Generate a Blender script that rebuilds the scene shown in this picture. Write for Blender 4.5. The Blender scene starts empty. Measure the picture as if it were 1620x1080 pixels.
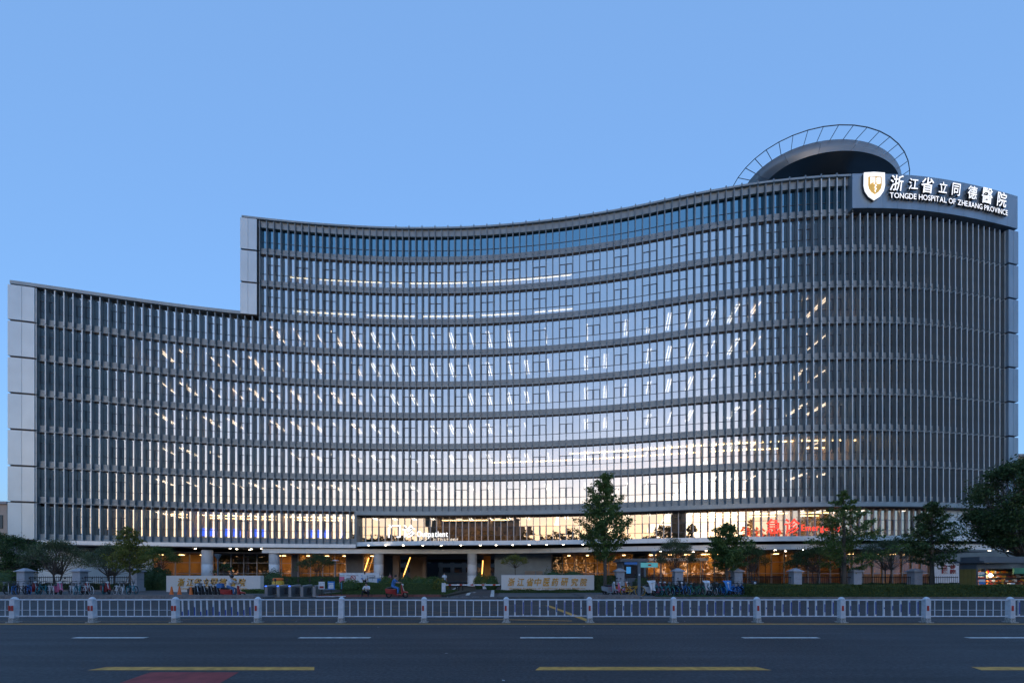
import bpy, math, random
import numpy as np
from mathutils import Vector, Matrix
random.seed(7); RNG = np.random.default_rng(7)
S = bpy.context.scene; COL = S.collection
R = math.radians
F, HZ, EYE = 650.0, 907.0, 1.72      # focal length in px of a 1620 px frame, horizon row, eye height

# ------------------------------------------------------------------ camera, sky, sun, exposure
cd = bpy.data.cameras.new('camera'); cam = bpy.data.objects.new('camera', cd); COL.objects.link(cam)
S.camera = cam; cam.location = (0, 0, EYE); cam.rotation_euler = (R(90), 0, 0)
cd.sensor_width = 36; cd.lens = 36 * F / 1620; cd.shift_y = (HZ - 540) / 1620; cd.clip_end = 3000; cd.clip_start = .1
w = bpy.data.worlds.new('World'); S.world = w; w.use_nodes = True; nt = w.node_tree
sky = nt.nodes.new('ShaderNodeTexSky'); sky.sky_type = 'NISHITA'; sky.sun_disc = False
sky.sun_elevation = R(2.6); sky.sun_rotation = R(180); sky.ozone_density = 3; sky.dust_density = 1.6; sky.air_density = 1
mx = nt.nodes.new('ShaderNodeMix'); mx.data_type = 'RGBA'; mx.blend_type = 'ADD'; mx.inputs[0].default_value = 1
ms = nt.nodes.new('ShaderNodeVectorMath'); ms.operation = 'MULTIPLY'; ms.inputs[1].default_value = (.60, .62, .66)
nt.links.new(sky.outputs[0], ms.inputs[0]); nt.links.new(ms.outputs[0], mx.inputs[6]); mx.inputs[7].default_value = (.305, .575, 1.09, 1)
bg = nt.nodes['Background']; nt.links.new(mx.outputs[2], bg.inputs[0]); bg.inputs[1].default_value = .15
sd = bpy.data.lights.new('sun', 'SUN'); sun = bpy.data.objects.new('sun', sd); COL.objects.link(sun)
sd.energy = .05; sd.angle = R(20); sd.color = (1, .9, .8); sun.rotation_euler = (R(86), 0, 0)
S.view_settings.view_transform = 'Standard'; S.view_settings.look = 'None'; S.view_settings.gamma = 1
S.view_settings.use_curve_mapping = False; S.view_settings.exposure = 1.84
S.render.engine = 'CYCLES'; S.cycles.use_denoising = True; S.cycles.max_bounces = 8
S.cycles.transparent_max_bounces = 24; S.cycles.sample_clamp_indirect = 4

# ------------------------------------------------------------------ materials
def mat(name, col, rough=.6, metal=0, var=.12, scale=3., bump=0, bscale=40., emit=0, ecol=None, spec=.5, stretch=None):
    m = bpy.data.materials.new(name); m.use_nodes = True; n = m.node_tree; b = n.nodes['Principled BSDF']
    b.inputs['Roughness'].default_value = rough; b.inputs['Metallic'].default_value = metal
    b.inputs['Specular IOR Level'].default_value = spec
    tc = n.nodes.new('ShaderNodeTexCoord'); mp = n.nodes.new('ShaderNodeMapping'); n.links.new(tc.outputs['Object'], mp.inputs[0])
    if stretch: mp.inputs['Scale'].default_value = stretch
    nz = n.nodes.new('ShaderNodeTexNoise'); nz.inputs['Scale'].default_value = scale; nz.inputs['Detail'].default_value = 6
    n.links.new(mp.outputs[0], nz.inputs['Vector'])
    r = n.nodes.new('ShaderNodeValToRGB'); e = r.color_ramp.elements
    e[0].position = .3; e[1].position = .7
    e[0].color = (*[c * (1 - var) for c in col], 1); e[1].color = (*[min(1, c * (1 + var)) for c in col], 1)
    n.links.new(nz.outputs['Fac'], r.inputs[0]); n.links.new(r.outputs[0], b.inputs['Base Color'])
    if bump:
        n2 = n.nodes.new('ShaderNodeTexNoise'); n2.inputs['Scale'].default_value = bscale; n2.inputs['Detail'].default_value = 8
        n.links.new(mp.outputs[0], n2.inputs['Vector'])
        bp = n.nodes.new('ShaderNodeBump'); bp.inputs['Strength'].default_value = bump; bp.inputs['Distance'].default_value = .02
        n.links.new(n2.outputs['Fac'], bp.inputs['Height']); n.links.new(bp.outputs[0], b.inputs['Normal'])
    if emit:
        b.inputs['Emission Color'].default_value = (*(ecol or col), 1); b.inputs['Emission Strength'].default_value = emit
    return m

def per_piece(m, amt):
    n = m.node_tree; b = n.nodes['Principled BSDF']; src = b.inputs['Base Color'].links[0].from_socket
    g = n.nodes.new('ShaderNodeNewGeometry'); o = n.nodes.new('ShaderNodeObjectInfo'); ad = n.nodes.new('ShaderNodeMath'); ad.operation = 'ADD'
    n.links.new(g.outputs['Random Per Island'], ad.inputs[0]); n.links.new(o.outputs['Random'], ad.inputs[1])
    r = n.nodes.new('ShaderNodeMapRange'); r.inputs[2].default_value = 2; r.inputs[3].default_value = 1 - amt; r.inputs[4].default_value = 1 + amt
    x = n.nodes.new('ShaderNodeMix'); x.data_type = 'RGBA'; x.blend_type = 'MULTIPLY'; x.inputs[0].default_value = 1
    n.links.new(ad.outputs[0], r.inputs[0]); n.links.new(src, x.inputs[6]); n.links.new(r.outputs[0], x.inputs[7]); n.links.new(x.outputs[2], b.inputs['Base Color'])
    r2 = n.nodes.new('ShaderNodeMapRange'); r2.inputs[2].default_value = 2; rb = b.inputs['Roughness'].default_value; r2.inputs[3].default_value = rb - .08; r2.inputs[4].default_value = rb + .1
    n.links.new(ad.outputs[0], r2.inputs[0]); n.links.new(r2.outputs[0], b.inputs['Roughness'])

def leafmat(name, c1, c2):
    m = bpy.data.materials.new(name); m.use_nodes = True; n = m.node_tree; b = n.nodes['Principled BSDF']
    g = n.nodes.new('ShaderNodeNewGeometry'); r = n.nodes.new('ShaderNodeValToRGB')
    r.color_ramp.elements[0].color = (*c1, 1); r.color_ramp.elements[1].color = (*c2, 1)
    n.links.new(g.outputs['Random Per Island'], r.inputs[0]); n.links.new(r.outputs[0], b.inputs['Base Color'])
    b.inputs['Roughness'].default_value = .55; b.inputs['Specular IOR Level'].default_value = .3
    t = n.nodes.new('ShaderNodeBsdfTranslucent'); n.links.new(r.outputs[0], t.inputs[0])
    x = n.nodes.new('ShaderNodeMixShader'); x.inputs[0].default_value = .3
    n.links.new(b.outputs[0], x.inputs[1]); n.links.new(t.outputs[0], x.inputs[2])
    n.links.new(x.outputs[0], n.nodes['Material Output'].inputs[0]); return m

def glassmat(name, tint, refl, gcol=(.9, .95, 1), f0=.42):
    m = bpy.data.materials.new(name); m.use_nodes = True; n = m.node_tree; n.nodes.remove(n.nodes['Principled BSDF'])
    t = n.nodes.new('ShaderNodeBsdfTransparent'); t.inputs[0].default_value = (*tint, 1)
    g = n.nodes.new('ShaderNodeBsdfGlossy'); g.inputs[0].default_value = (*gcol, 1); g.inputs['Roughness'].default_value = .01
    nz = n.nodes.new('ShaderNodeTexNoise'); nz.inputs['Scale'].default_value = .9; nz.inputs['Detail'].default_value = 1
    tc = n.nodes.new('ShaderNodeNewGeometry'); n.links.new(tc.outputs['Position'], nz.inputs['Vector'])
    bp = n.nodes.new('ShaderNodeBump'); bp.inputs['Strength'].default_value = .06; bp.inputs['Distance'].default_value = .04
    n.links.new(nz.outputs['Fac'], bp.inputs['Height']); n.links.new(bp.outputs[0], g.inputs['Normal'])
    fr = n.nodes.new('ShaderNodeFresnel'); fr.inputs['IOR'].default_value = 1.5
    mr = n.nodes.new('ShaderNodeMapRange'); mr.inputs['To Min'].default_value = f0; mr.inputs['To Max'].default_value = 1
    n.links.new(fr.outputs[0], mr.inputs[0])
    x = n.nodes.new('ShaderNodeMixShader'); n.links.new(mr.outputs[0], x.inputs[0])
    n.links.new(t.outputs[0], x.inputs[1]); n.links.new(g.outputs[0], x.inputs[2])
    n.links.new(x.outputs[0], n.nodes['Material Output'].inputs[0]); return m

def asphalt(name, c):
    m = mat(name, c, .75, 0, .22, .35, .5, 90); n = m.node_tree; b = n.nodes['Principled BSDF']
    # fine aggregate over broad worn patches, long wheel-worn streaks along the road
    tc = n.nodes.new('ShaderNodeTexCoord'); mp = n.nodes.new('ShaderNodeMapping'); mp.inputs['Scale'].default_value = (.05, 1.3, 1)
    n.links.new(tc.outputs['Object'], mp.inputs[0])
    a = n.nodes.new('ShaderNodeTexNoise'); a.inputs['Scale'].default_value = 1.4; n.links.new(mp.outputs[0], a.inputs['Vector'])
    f = n.nodes.new('ShaderNodeTexNoise'); f.inputs['Scale'].default_value = 16; f.inputs['Detail'].default_value = 3; n.links.new(tc.outputs['Object'], f.inputs['Vector'])
    src = b.inputs['Base Color'].links[0].from_socket
    m1 = n.nodes.new('ShaderNodeMix'); m1.data_type = 'RGBA'; m1.blend_type = 'MULTIPLY'; m1.inputs[0].default_value = .8
    r1 = n.nodes.new('ShaderNodeMapRange'); r1.inputs[1].default_value = .3; r1.inputs[2].default_value = .7; r1.inputs[3].default_value = .65; r1.inputs[4].default_value = 1.3
    n.links.new(a.outputs['Fac'], r1.inputs[0]); n.links.new(src, m1.inputs[6]); n.links.new(r1.outputs[0], m1.inputs[7])
    m2 = n.nodes.new('ShaderNodeMix'); m2.data_type = 'RGBA'; m2.blend_type = 'MULTIPLY'; m2.inputs[0].default_value = .8
    r2 = n.nodes.new('ShaderNodeMapRange'); r2.inputs[1].default_value = .35; r2.inputs[2].default_value = .65; r2.inputs[3].default_value = .55; r2.inputs[4].default_value = 1.5
    n.links.new(f.outputs['Fac'], r2.inputs[0]); n.links.new(m1.outputs[2], m2.inputs[6]); n.links.new(r2.outputs[0], m2.inputs[7])
    n.links.new(m2.outputs[2], b.inputs['Base Color']); return m

M = {
 'asphalt': asphalt('asphalt', (.036, .041, .048)),
 'drive': asphalt('drive_asphalt', (.055, .056, .06)),
 'pave': mat('pavement_stone', (.095, .095, .095), .8, 0, .2, 1.5, .3, 30),
 'kerb': mat('kerb_stone', (.17, .155, .15), .8, 0, .25, 4, .3, 40),
 'redkerb': mat('red_kerb_stone', (.17, .07, .055), .8, 0, .25, 4),
 'campus': mat('campus_paving', (.14, .14, .14), .8, 0, .2, 1.2),
 'white_paint': mat('white_road_paint', (.6, .6, .58), .7, 0, .3, 6),
 'yellow_paint': mat('yellow_road_paint', (.58, .30, .06), .7, 0, .3, 6),
 'yellow_worn': mat('worn_yellow_paint', (.2, .13, .06), .75, 0, .4, 4),
 'plain_red': mat('red_road_patch', (.27, .04, .04), .75, 0, .35, 3),
 'fin': mat('fin_metal', (.155, .20, .228), .42, .35, .10, .8),
 'fin_lit': mat('fin_lit_metal', (.46, .54, .57), .45, .3, .1, 1),  # paler copy of the fin metal, sky light on the edges painted in
 'spandrel': mat('spandrel_metal', (.22, .285, .325), .45, .3, .12, .9),
 'panel': mat('corner_panel_metal', (.49, .585, .63), .38, .35, .05, .6),
 'signboard': mat('signboard_metal', (.22, .30, .37), .38, .45, .12, .7, stretch=(1, 1, .25)),
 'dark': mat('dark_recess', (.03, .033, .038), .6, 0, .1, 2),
 'frame': mat('window_frame_metal', (.11, .13, .15), .45, .3, .1, 2),
 'mullion': mat('pale_mullion_metal', (.42, .43, .45), .4, .3, .08, 2),
 'fascia': mat('fascia_metal', (.74, .78, .79), .4, .25, .07, .7),
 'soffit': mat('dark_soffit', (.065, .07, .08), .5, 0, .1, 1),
 'glass': glassmat('curtain_wall_glass', (.62, .66, .68), .5, (.98, .99, .95), .62),
 'topglass': glassmat('parapet_glass', (.15, .28, .36), .5, (.42, .70, .80), .5),
 'podglass': glassmat('podium_glass', (.62, .60, .56), .4, (1, .90, .78), .48),
 'gglass': glassmat('ground_floor_glass', (.8, .8, .78), .2, (.9, .9, .95), .10),
 'ceil': mat('room_ceiling', (.78, .72, .68), .8, 0, .06, 1),
 'wall': mat('room_wall', (.42, .33, .28), .8, 0, .2, .3),
 'floor': mat('room_floor', (.3, .27, .25), .6, 0, .1, 1),
 'warmwall': mat('warm_lobby_wall', (.62, .36, .12), .7, 0, .25, .5),
 'lamp': mat('lamp_strip', (.9, .85, .8), .5, emit=1.7, ecol=(1, .90, .78)),
 'warmlamp': mat('warm_lamp', (.9, .8, .6), .5, emit=4.4, ecol=(1, .60, .24)),
 'cove': mat('cove_lamp', (.9, .8, .6), .5, emit=1.1, ecol=(1, .84, .55)),
 'spot': mat('downlight_lens', (.9, .85, .8), .5, emit=11, ecol=(1, .80, .58)),
 'tube': mat('orange_light_tube', (.9, .5, .2), .5, emit=1.3, ecol=(1, .42, .08)),
 'screen': mat('blue_display', (.05, .1, .6), .4, emit=1.1, ecol=(.03, .12, .95)),
 'letter_white': mat('lit_white_letter', (.85, .85, .85), .4, emit=.26, ecol=(.95, .97, 1), var=.02),
 'letter_outpatient': mat('bright_white_letter', (.9, .9, .9), .4, emit=.5, ecol=(1, .98, .95), var=.02),
 'letter_red': mat('lit_red_letter', (.8, .05, .03), .4, emit=.35, ecol=(1, .06, .03), var=.02),
 'letter_side': mat('letter_return', (.05, .055, .065), .5),
 'gold': mat('gold_letter', (.60, .29, .03), .45, 0, .1, 5),
 'goldplate': mat('ochre_plate', (.55, .33, .06), .4, emit=.12, ecol=(.8, .5, .1)),
 'granite': mat('pale_granite', (.68, .63, .58), .6, 0, .12, 25),
 'whitestone': mat('white_stone_column', (.72, .74, .76), .5, 0, .06, 2),
 'pillar': mat('pillar_stone', (.34, .36, .40), .7, 0, .1, 6),
 'iron': mat('black_iron', (.012, .012, .014), .5, .4),
 'railw': mat('white_rail_paint', (.58, .62, .68), .45, 0, .14, 9),
 'railblue': mat('blue_rail_strip', (.03, .07, .32), .45),
 'railred': mat('red_reflector', (.45, .04, .03), .4),
 'raildirt': mat('dirty_rail_foot', (.32, .32, .31), .8, 0, .6, 22),
 'bark': mat('bark', (.10, .085, .07), .9, 0, .3, 12, .5, 30),
 'barkpale': mat('pale_bark', (.17, .15, .13), .9, 0, .3, 12),
 'leaf': leafmat('green_leaves', (.045, .10, .028), (.15, .22, .06)),
 'leafdark': leafmat('dark_leaves', (.03, .06, .026), (.085, .15, .05)),
 'leafgrey': leafmat('grey_green_leaves', (.06, .09, .045), (.16, .20, .10)),
 'leafyellow': leafmat('yellow_green_leaves', (.10, .12, .025), (.24, .24, .05)),
 'grass': leafmat('grass_blades', (.03, .06, .015), (.08, .12, .03)),
 'soil': mat('soil', (.05, .045, .03), .95, 0, .3, 5),
 'skin': mat('skin', (.45, .28, .2), .6), 'hair': mat('black_hair', (.01, .01, .01), .6),
 'shirt': mat('white_shirt', (.65, .66, .7), .8), 'bluecoat': mat('blue_jacket', (.05, .16, .4), .8),
 'trouser': mat('black_trousers', (.015, .015, .02), .8), 'jeans': mat('blue_jeans', (.07, .14, .28), .8),
 'shoe': mat('dark_shoes', (.03, .03, .03), .6),
 'rubber': mat('tyre_rubber', (.015, .015, .016), .8),
 'chrome': mat('bare_metal', (.4, .4, .42), .3, .9),
 'black': mat('black_plastic', (.02, .02, .022), .4), 'grey': mat('grey_plastic', (.25, .26, .28), .5),
 'white': mat('white_paint', (.65, .67, .7), .4), 'red': mat('plain_red', (.30, .022, .022), .35),
 'blue': mat('blue_paint', (.03, .2, .55), .4), 'teal': mat('teal_paint', (.03, .24, .30), .4),
 'orange': mat('orange_paint', (.7, .15, .02), .5), 'yellow': mat('yellow_paint', (.6, .34, .03), .45),
 'pink': mat('pink_paint', (.6, .14, .25), .5), 'green': mat('green_paint', (.04, .22, .12), .5),
 'steel': mat('brushed_steel', (.32, .34, .37), .35, .7),
 'signteal': mat('teal_sign_face', (.12, .42, .42), .5, emit=.05, ecol=(.2, .8, .75)),
 'polecol': mat('slate_pole_paint', (.10, .14, .17), .5),
 'cream': mat('beige_render', (.36, .32, .28), .85, 0, .1, 1), 'tower': mat('brown_facade', (.2, .14, .1), .8),
 'winglass': mat('dark_window', (.03, .04, .05), .1),
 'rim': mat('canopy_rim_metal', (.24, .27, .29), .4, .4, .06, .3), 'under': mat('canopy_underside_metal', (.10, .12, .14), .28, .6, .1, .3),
 'lampwarm': mat('warm_lamp_strip', (.9, .8, .7), .5, emit=2.3, ecol=(1, .74, .50)),
 'ochre': mat('ochre_shutter', (.22, .16, .04), .6), 'leafhedge': leafmat('hedge_leaves', (.04, .065, .02), (.16, .19, .045)),
 'goods': mat('shop_goods', (.45, .2, .08), .7, 0, .9, 14),
 'paper': mat('printed_paper', (.6, .62, .64), .7, 0, .3, 9),
 'distant': leafmat('far_foliage', (.02, .03, .012), (.06, .07, .025)),
}

for _k, _a in (('fin', .12), ('fin_lit', .1), ('spandrel', .14), ('panel', .07), ('signboard', .1), ('fascia', .07), ('kerb', .2), ('granite', .06), ('railw', .1), ('redkerb', .2)): per_piece(M[_k], _a)

# ------------------------------------------------------------------ mesh helpers
def W(o):
    m = Matrix.LocRotScale(o.location, o.rotation_euler, o.scale)
    return W(o.parent) @ o.matrix_parent_inverse @ m if o.parent else m
def link(o, parent=None):
    COL.objects.link(o)
    if parent: o.parent = parent; o.matrix_parent_inverse = W(parent).inverted()
    return o
def tag(o, label=None, cat=None, group=None, kind=None):
    if label: o['label'] = label
    if cat: o['category'] = cat
    if group: o['group'] = group
    if kind: o['kind'] = kind
    return o
def empty(name, loc, label, cat, group=None, rz=0):
    o = bpy.data.objects.new(name, None); o.empty_display_size = .3; COL.objects.link(o)
    o.location = loc; o.rotation_euler = (0, 0, rz); return tag(o, label, cat, group)
BOXF = [(0, 3, 2, 1), (4, 5, 6, 7), (0, 1, 5, 4), (1, 2, 6, 5), (2, 3, 7, 6), (3, 0, 4, 7)]
class MB:
    def __init__(s): s.v = []; s.f = []; s.mi = []; s.cur = 0
    def add(s, vs, fs):
        b = len(s.v); s.v += [tuple(v) for v in vs]; s.f += [tuple(b + i for i in f) for f in fs]; s.mi += [s.cur] * len(fs); return s
    def box(s, x0, x1, y0, y1, z0, z1, m=None):
        vs = [Vector(p) for p in ((x0, y0, z0), (x1, y0, z0), (x1, y1, z0), (x0, y1, z0), (x0, y0, z1), (x1, y0, z1), (x1, y1, z1), (x0, y1, z1))]
        if m: vs = [m @ v for v in vs]
        return s.add(vs, BOXF)
    def hexa(s, b, t):   # four bottom, four top corners, same winding (ccw from above)
        return s.add(list(b) + list(t), BOXF)
    def tube(s, pts, r, n=6, cap=True):
        pts = [Vector(p) for p in pts]; rs = r if isinstance(r, (list, tuple)) else [r] * len(pts)
        b = len(s.v); up = None
        for i, p in enumerate(pts):
            d = (pts[min(i + 1, len(pts) - 1)] - pts[max(i - 1, 0)]).normalized()
            a = d.orthogonal() if up is None else (up - d * up.dot(d))
            a = a.normalized() if a.length > 1e-5 else d.orthogonal().normalized()
            up = a; c = d.cross(a)
            for k in range(n):
                t = 2 * math.pi * k / n; s.v.append(tuple(p + (a * math.cos(t) + c * math.sin(t)) * rs[i]))
        for i in range(len(pts) - 1):
            for k in range(n):
                s.f.append((b + i * n + k, b + i * n + (k + 1) % n, b + (i + 1) * n + (k + 1) % n, b + (i + 1) * n + k)); s.mi.append(s.cur)
        if cap:
            s.f.append(tuple(b + k for k in reversed(range(n)))); s.f.append(tuple(b + (len(pts) - 1) * n + k for k in range(n))); s.mi += [s.cur] * 2
        return s
    def lathe(s, prof, c, n=20):    # profile [(r,z)], vertical axis at c
        b = len(s.v)
        for r, z in prof:
            for k in range(n):
                t = 2 * math.pi * k / n; s.v.append((c[0] + r * math.cos(t), c[1] + r * math.sin(t), c[2] + z))
        for i in range(len(prof) - 1):
            for k in range(n):
                s.f.append((b + i * n + k, b + i * n + (k + 1) % n, b + (i + 1) * n + (k + 1) % n, b + (i + 1) * n + k)); s.mi.append(s.cur)
        return s
    def ball(s, c, r, n=10, m=7, sc=(1, 1, 1)):
        return s.ell(c, (r * sc[0], r * sc[1], r * sc[2]), n, m)
    def ell(s, c, r, n=10, m=7):
        b = len(s.v)
        for i in range(m + 1):
            ph = math.pi * i / m
            for k in range(n):
                t = 2 * math.pi * k / n
                s.v.append((c[0] + r[0] * math.sin(ph) * math.cos(t), c[1] + r[1] * math.sin(ph) * math.sin(t), c[2] - r[2] * math.cos(ph)))
        for i in range(m):
            for k in range(n):
                s.f.append((b + i * n + k, b + i * n + (k + 1) % n, b + (i + 1) * n + (k + 1) % n, b + (i + 1) * n + k)); s.mi.append(s.cur)
        return s
    def torus(s, c, R0, r, axis='x', n=20, m=6):
        b = len(s.v)
        for i in range(n):
            t = 2 * math.pi * i / n
            for k in range(m):
                u = 2 * math.pi * k / m; q = R0 + r * math.cos(u); a, h, z = q * math.cos(t), r * math.sin(u), q * math.sin(t)
                s.v.append((c[0] + (a if axis == 'x' else h), c[1] + (h if axis == 'x' else a), c[2] + z))
        for i in range(n):
            for k in range(m):
                s.f.append((b + i * m + k, b + i * m + (k + 1) % m, b + ((i + 1) % n) * m + (k + 1) % m, b + ((i + 1) % n) * m + k)); s.mi.append(s.cur)
        return s
    def mesh(s, name, *mats):
        me = bpy.data.meshes.new(name); me.from_pydata(s.v, [], s.f)
        for m in mats: me.materials.append(M[m] if isinstance(m, str) else m)
        if len(mats) > 1: me.polygons.foreach_set('material_index', s.mi)
        me.update(); return me
    def build(s, name, mats, parent=None, smooth=False, **kw):
        mats = mats if isinstance(mats, (list, tuple)) else [mats]
        me = s.mesh(name, *mats)
        if smooth: me.shade_smooth()
        o = bpy.data.objects.new(name, me); link(o, parent); return tag(o, **kw)

LIMIT = 300
def pieces(name, items, me, parent, limit=LIMIT):
    """items: (matrix, score). The largest become parts of their own, the rest one stuff part."""
    items = sorted(items, key=lambda t: -t[1])
    for m, _ in items[:limit]:
        o = bpy.data.objects.new(name, me); o.matrix_basis = m
        loc, rot, sc = m.decompose(); o.location = loc; o.rotation_euler = rot.to_euler(); o.scale = sc
        link(o, parent)
    rest = items[limit:]
    if rest:
        n = len(me.vertices); co = np.empty(n * 3, 'f'); me.vertices.foreach_get('co', co); co = co.reshape(n, 3)
        fs = [tuple(p.vertices) for p in me.polygons]
        V = np.concatenate([co @ np.array(m.to_3x3()).T + np.array(m.translation) for m, _ in rest])
        FF = [tuple(i + j * n for i in f) for j in range(len(rest)) for f in fs]
        m2 = bpy.data.meshes.new(name); m2.from_pydata(V.tolist(), [], FF)
        for q in me.materials: m2.materials.append(q)
        o = bpy.data.objects.new(name, m2); link(o, parent); o['kind'] = 'stuff'

def quads(name, C, A, B, matname, parent=None, smooth=False):
    """leaf-like quads from arrays: centres C, half axes A and B"""
    n = len(C); V = np.stack([C - A, C - B * .6, C + A, C + B * .6], 1).reshape(-1, 3).astype('f')
    me = bpy.data.meshes.new(name); me.vertices.add(4 * n); me.vertices.foreach_set('co', V.ravel())
    me.loops.add(4 * n); me.loops.foreach_set('vertex_index', np.arange(4 * n, dtype='i'))
    me.polygons.add(n); me.polygons.foreach_set('loop_start', np.arange(0, 4 * n, 4, dtype='i')); me.polygons.foreach_set('loop_total', np.full(n, 4, dtype='i'))
    me.update(calc_edges=True); me.materials.append(M[matname])
    o = bpy.data.objects.new(name, me); return link(o, parent)
def leaves(name, C, size, matname, parent=None, flat=.0):
    n = len(C); a = RNG.normal(size=(n, 3)); a[:, 2] *= (1 - flat); a /= np.linalg.norm(a, axis=1)[:, None]
    b = np.cross(a, RNG.normal(size=(n, 3))); b /= np.linalg.norm(b, axis=1)[:, None] + 1e-9
    s = size * RNG.uniform(.6, 1.3, n)[:, None]
    return quads(name, C, a * s, b * s, matname, parent)

def XP(px, Y): return (px - 810) / F * Y
def ZP(py, Y): return EYE + (HZ - py) * Y / F
def GY(py, z=0): return (EYE - z) * F / (py - HZ)

def glyph(ch, size, extrude=.03, bold=0., shear=0.):
    c = bpy.data.curves.new('t', 'FONT'); c.body = ch; c.size = size; c.extrude = extrude; c.offset = bold; c.shear = shear; c.resolution_u = 3
    o = bpy.data.objects.new('t', c); COL.objects.link(o)
    dg = bpy.context.evaluated_depsgraph_get(); dg.update()
    me = bpy.data.meshes.new_from_object(o.evaluated_get(dg), depsgraph=dg)
    bpy.data.objects.remove(o)
    return me
def meshbounds(me):
    co = np.empty(len(me.vertices) * 3, 'f'); me.vertices.foreach_get('co', co); co = co.reshape(-1, 3); return co.min(0), co.max(0)
def letter(name, ch, size, centre, right, up, matname, parent, extrude=.04, bold=0., shear=0., fit=None, side=None):
    """upright glyph centred at 'centre', its face towards right x up"""
    me = glyph(ch, size, extrude, bold, shear); lo, hi = meshbounds(me)
    fwd = Vector(right).cross(Vector(up)).normalized()
    sx = sy = 1.
    if fit: sx = fit[0] / max(hi[0] - lo[0], 1e-3); sy = fit[1] / max(hi[1] - lo[1], 1e-3)
    off = Vector(((lo[0] + hi[0]) / 2, (lo[1] + hi[1]) / 2, 0))
    m = Matrix((Vector(right), Vector(up), fwd)).transposed().to_4x4()
    T = Matrix.Translation(centre) @ m @ Matrix.Diagonal((sx, sy, 1, 1)) @ Matrix.Translation(-off)
    me.transform(T); me.materials.clear(); me.materials.append(M[matname])
    if side:
        me.materials.append(M[side])
        for p in me.polygons:
            if p.normal.dot(fwd) < .6: p.material_index = 1
    o = bpy.data.objects.new(name, me); return link(o, parent)

def copy_tree(o, parent=None, mats=None):
    c = o.copy(); COL.objects.link(c)
    if parent: c.parent = parent
    for ch in list(o.children): copy_tree(ch, c)
    return c

# ------------------------------------------------------------------ ground, roads, kerbs
def sheet(name, poly, z, m, label=None):
    b = MB(); b.add([(x, y, z) for x, y in poly], [tuple(range(len(poly)))]); return b.build(name, m, kind='structure')
def rect(x0, x1, y0, y1): return [(x0, y0), (x1, y0), (x1, y1), (x0, y1)]
sheet('ground', rect(-1500, 1500, -1500, 1500), -.03, 'soil')
sheet('road', rect(-220, 220, -4, 28.2), 0, 'asphalt')
sheet('far_side_pavement', rect(-220, 220, -16, -4.4), .12, 'pave')
YK = 27.7
def plat(name, x0, x1, y0, y1, z, m):
    b = MB(); b.box(x0, x1, y0, y1, -.02, z); return b.build(name, m, kind='structure')
XA, XB = XP(505, 30.2), XP(706, 30.2)          # the planted island
XD = XP(793, 30)
plat('pavement', -90, XP(412, YK), YK + .42, 38, .13, 'pave')
plat('pavement', XP(925, YK), 90, YK + .42, 38, .13, 'pave')
plat('crossing_apron', XP(785, 28), XP(925, YK) - .01, YK + 1.2, 37.99, .10, 'pave')
plat('gate_apron', XP(412, YK) + .01, XA - .3, YK + 1.5, 37.99, .06, 'pave')
sheet('driveway', [(XA - .3, 28.2), (XP(785, 28), 28.2), (XP(790, 36), 36), (XP(790, 60) + 3, 62), (XB + 2.0, 62), (XB + .9, 38), (XA - .3, 38)], .012, 'drive')
plat('campus_forecourt', -110, XP(505, 38), 38.01, 110, .15, 'campus')
plat('campus_forecourt', XP(790, 38), 110, 38.01, 110, .15, 'campus')
plat('campus_forecourt', XP(505, 38) + .01, XP(790, 38) - .01, 62.01, 110, .15, 'campus')
# kerb stones one by one
kb = MB(); kb.box(0, 1.18, 0, .4, 0, .3); kerb_me = kb.mesh('kerb_stone', 'kerb')
def kerb_row(root, x0, x1, me, step=1.2):
    n = int((x1 - x0) / step)
    for i in range(n):
        o = bpy.data.objects.new('kerb_stone', me); o.location = (x0 + i * step, YK, random.uniform(-.012, .0)); o.rotation_euler = (0, 0, random.uniform(-.006, .006)); link(o, root)
k1 = tag(MB().box(-60, XP(410, YK), YK + .03, YK + .38, 0, .2).build('kerb', 'kerb'), kind='structure'); kerb_row(k1, -45, XP(410, YK), kerb_me)
k2 = tag(MB().box(XP(925, YK), XP(1012, YK), YK + .03, YK + .38, 0, .2).build('kerb', 'kerb'), kind='structure'); kerb_row(k2, XP(925, YK), XP(1012, YK), kerb_me)
k3 = tag(MB().box(XP(1014, YK), 60, YK - .2, YK + .38, 0, .16).build('kerb', 'kerb'), kind='structure')
# painted lines
def strip(b, p, q, wd, z=.004):
    p, q = Vector((*p, 0)), Vector((*q, 0)); d = (q - p).normalized(); n = Vector((-d.y, d.x, 0)) * wd / 2; u = Vector((0, 0, z))
    b.add([p - n + u, q - n + u, q + n + u, p + n + u], [(0, 1, 2, 3)])
def marking(name, mname, segs, z=.004, root=None, label=None):
    for p, q, wd in segs:
        b = MB(); strip(b, p, q, wd, z); b.build(name, mname, kind='structure')
yw = GY(1008.2); marking('lane_dash', 'white_paint', [((XP(a, yw), yw), (XP(c, yw), yw), .17) for a, c in ((-232, -122), (117, 231), (473, 586), (823, 938), (1175, 1295), (1530, 1650))])
yy = GY(1057)
for a, c in ((-540, -210), (150, 492), (846, 1203), (1540, 1880)):
    b = MB(); b.add([(XP(a, yy), yy - .13, .004), (XP(c, yy) + .12, yy - .13, .004), (XP(c, yy), yy + .13, .004), (XP(a, yy) + .1, yy + .13, .004)], [(0, 1, 2, 3)]); b.build('yellow_lane_dash', 'yellow_paint', kind='structure')
marking('yellow_edge_line', 'yellow_paint', [((-70, 14.05), (70, 14.05), .24)])
marking('yellow_edge_line', 'yellow_worn', [((-70, 14.9), (XP(278, 14.9), 14.9), .10)], .004)
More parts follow.
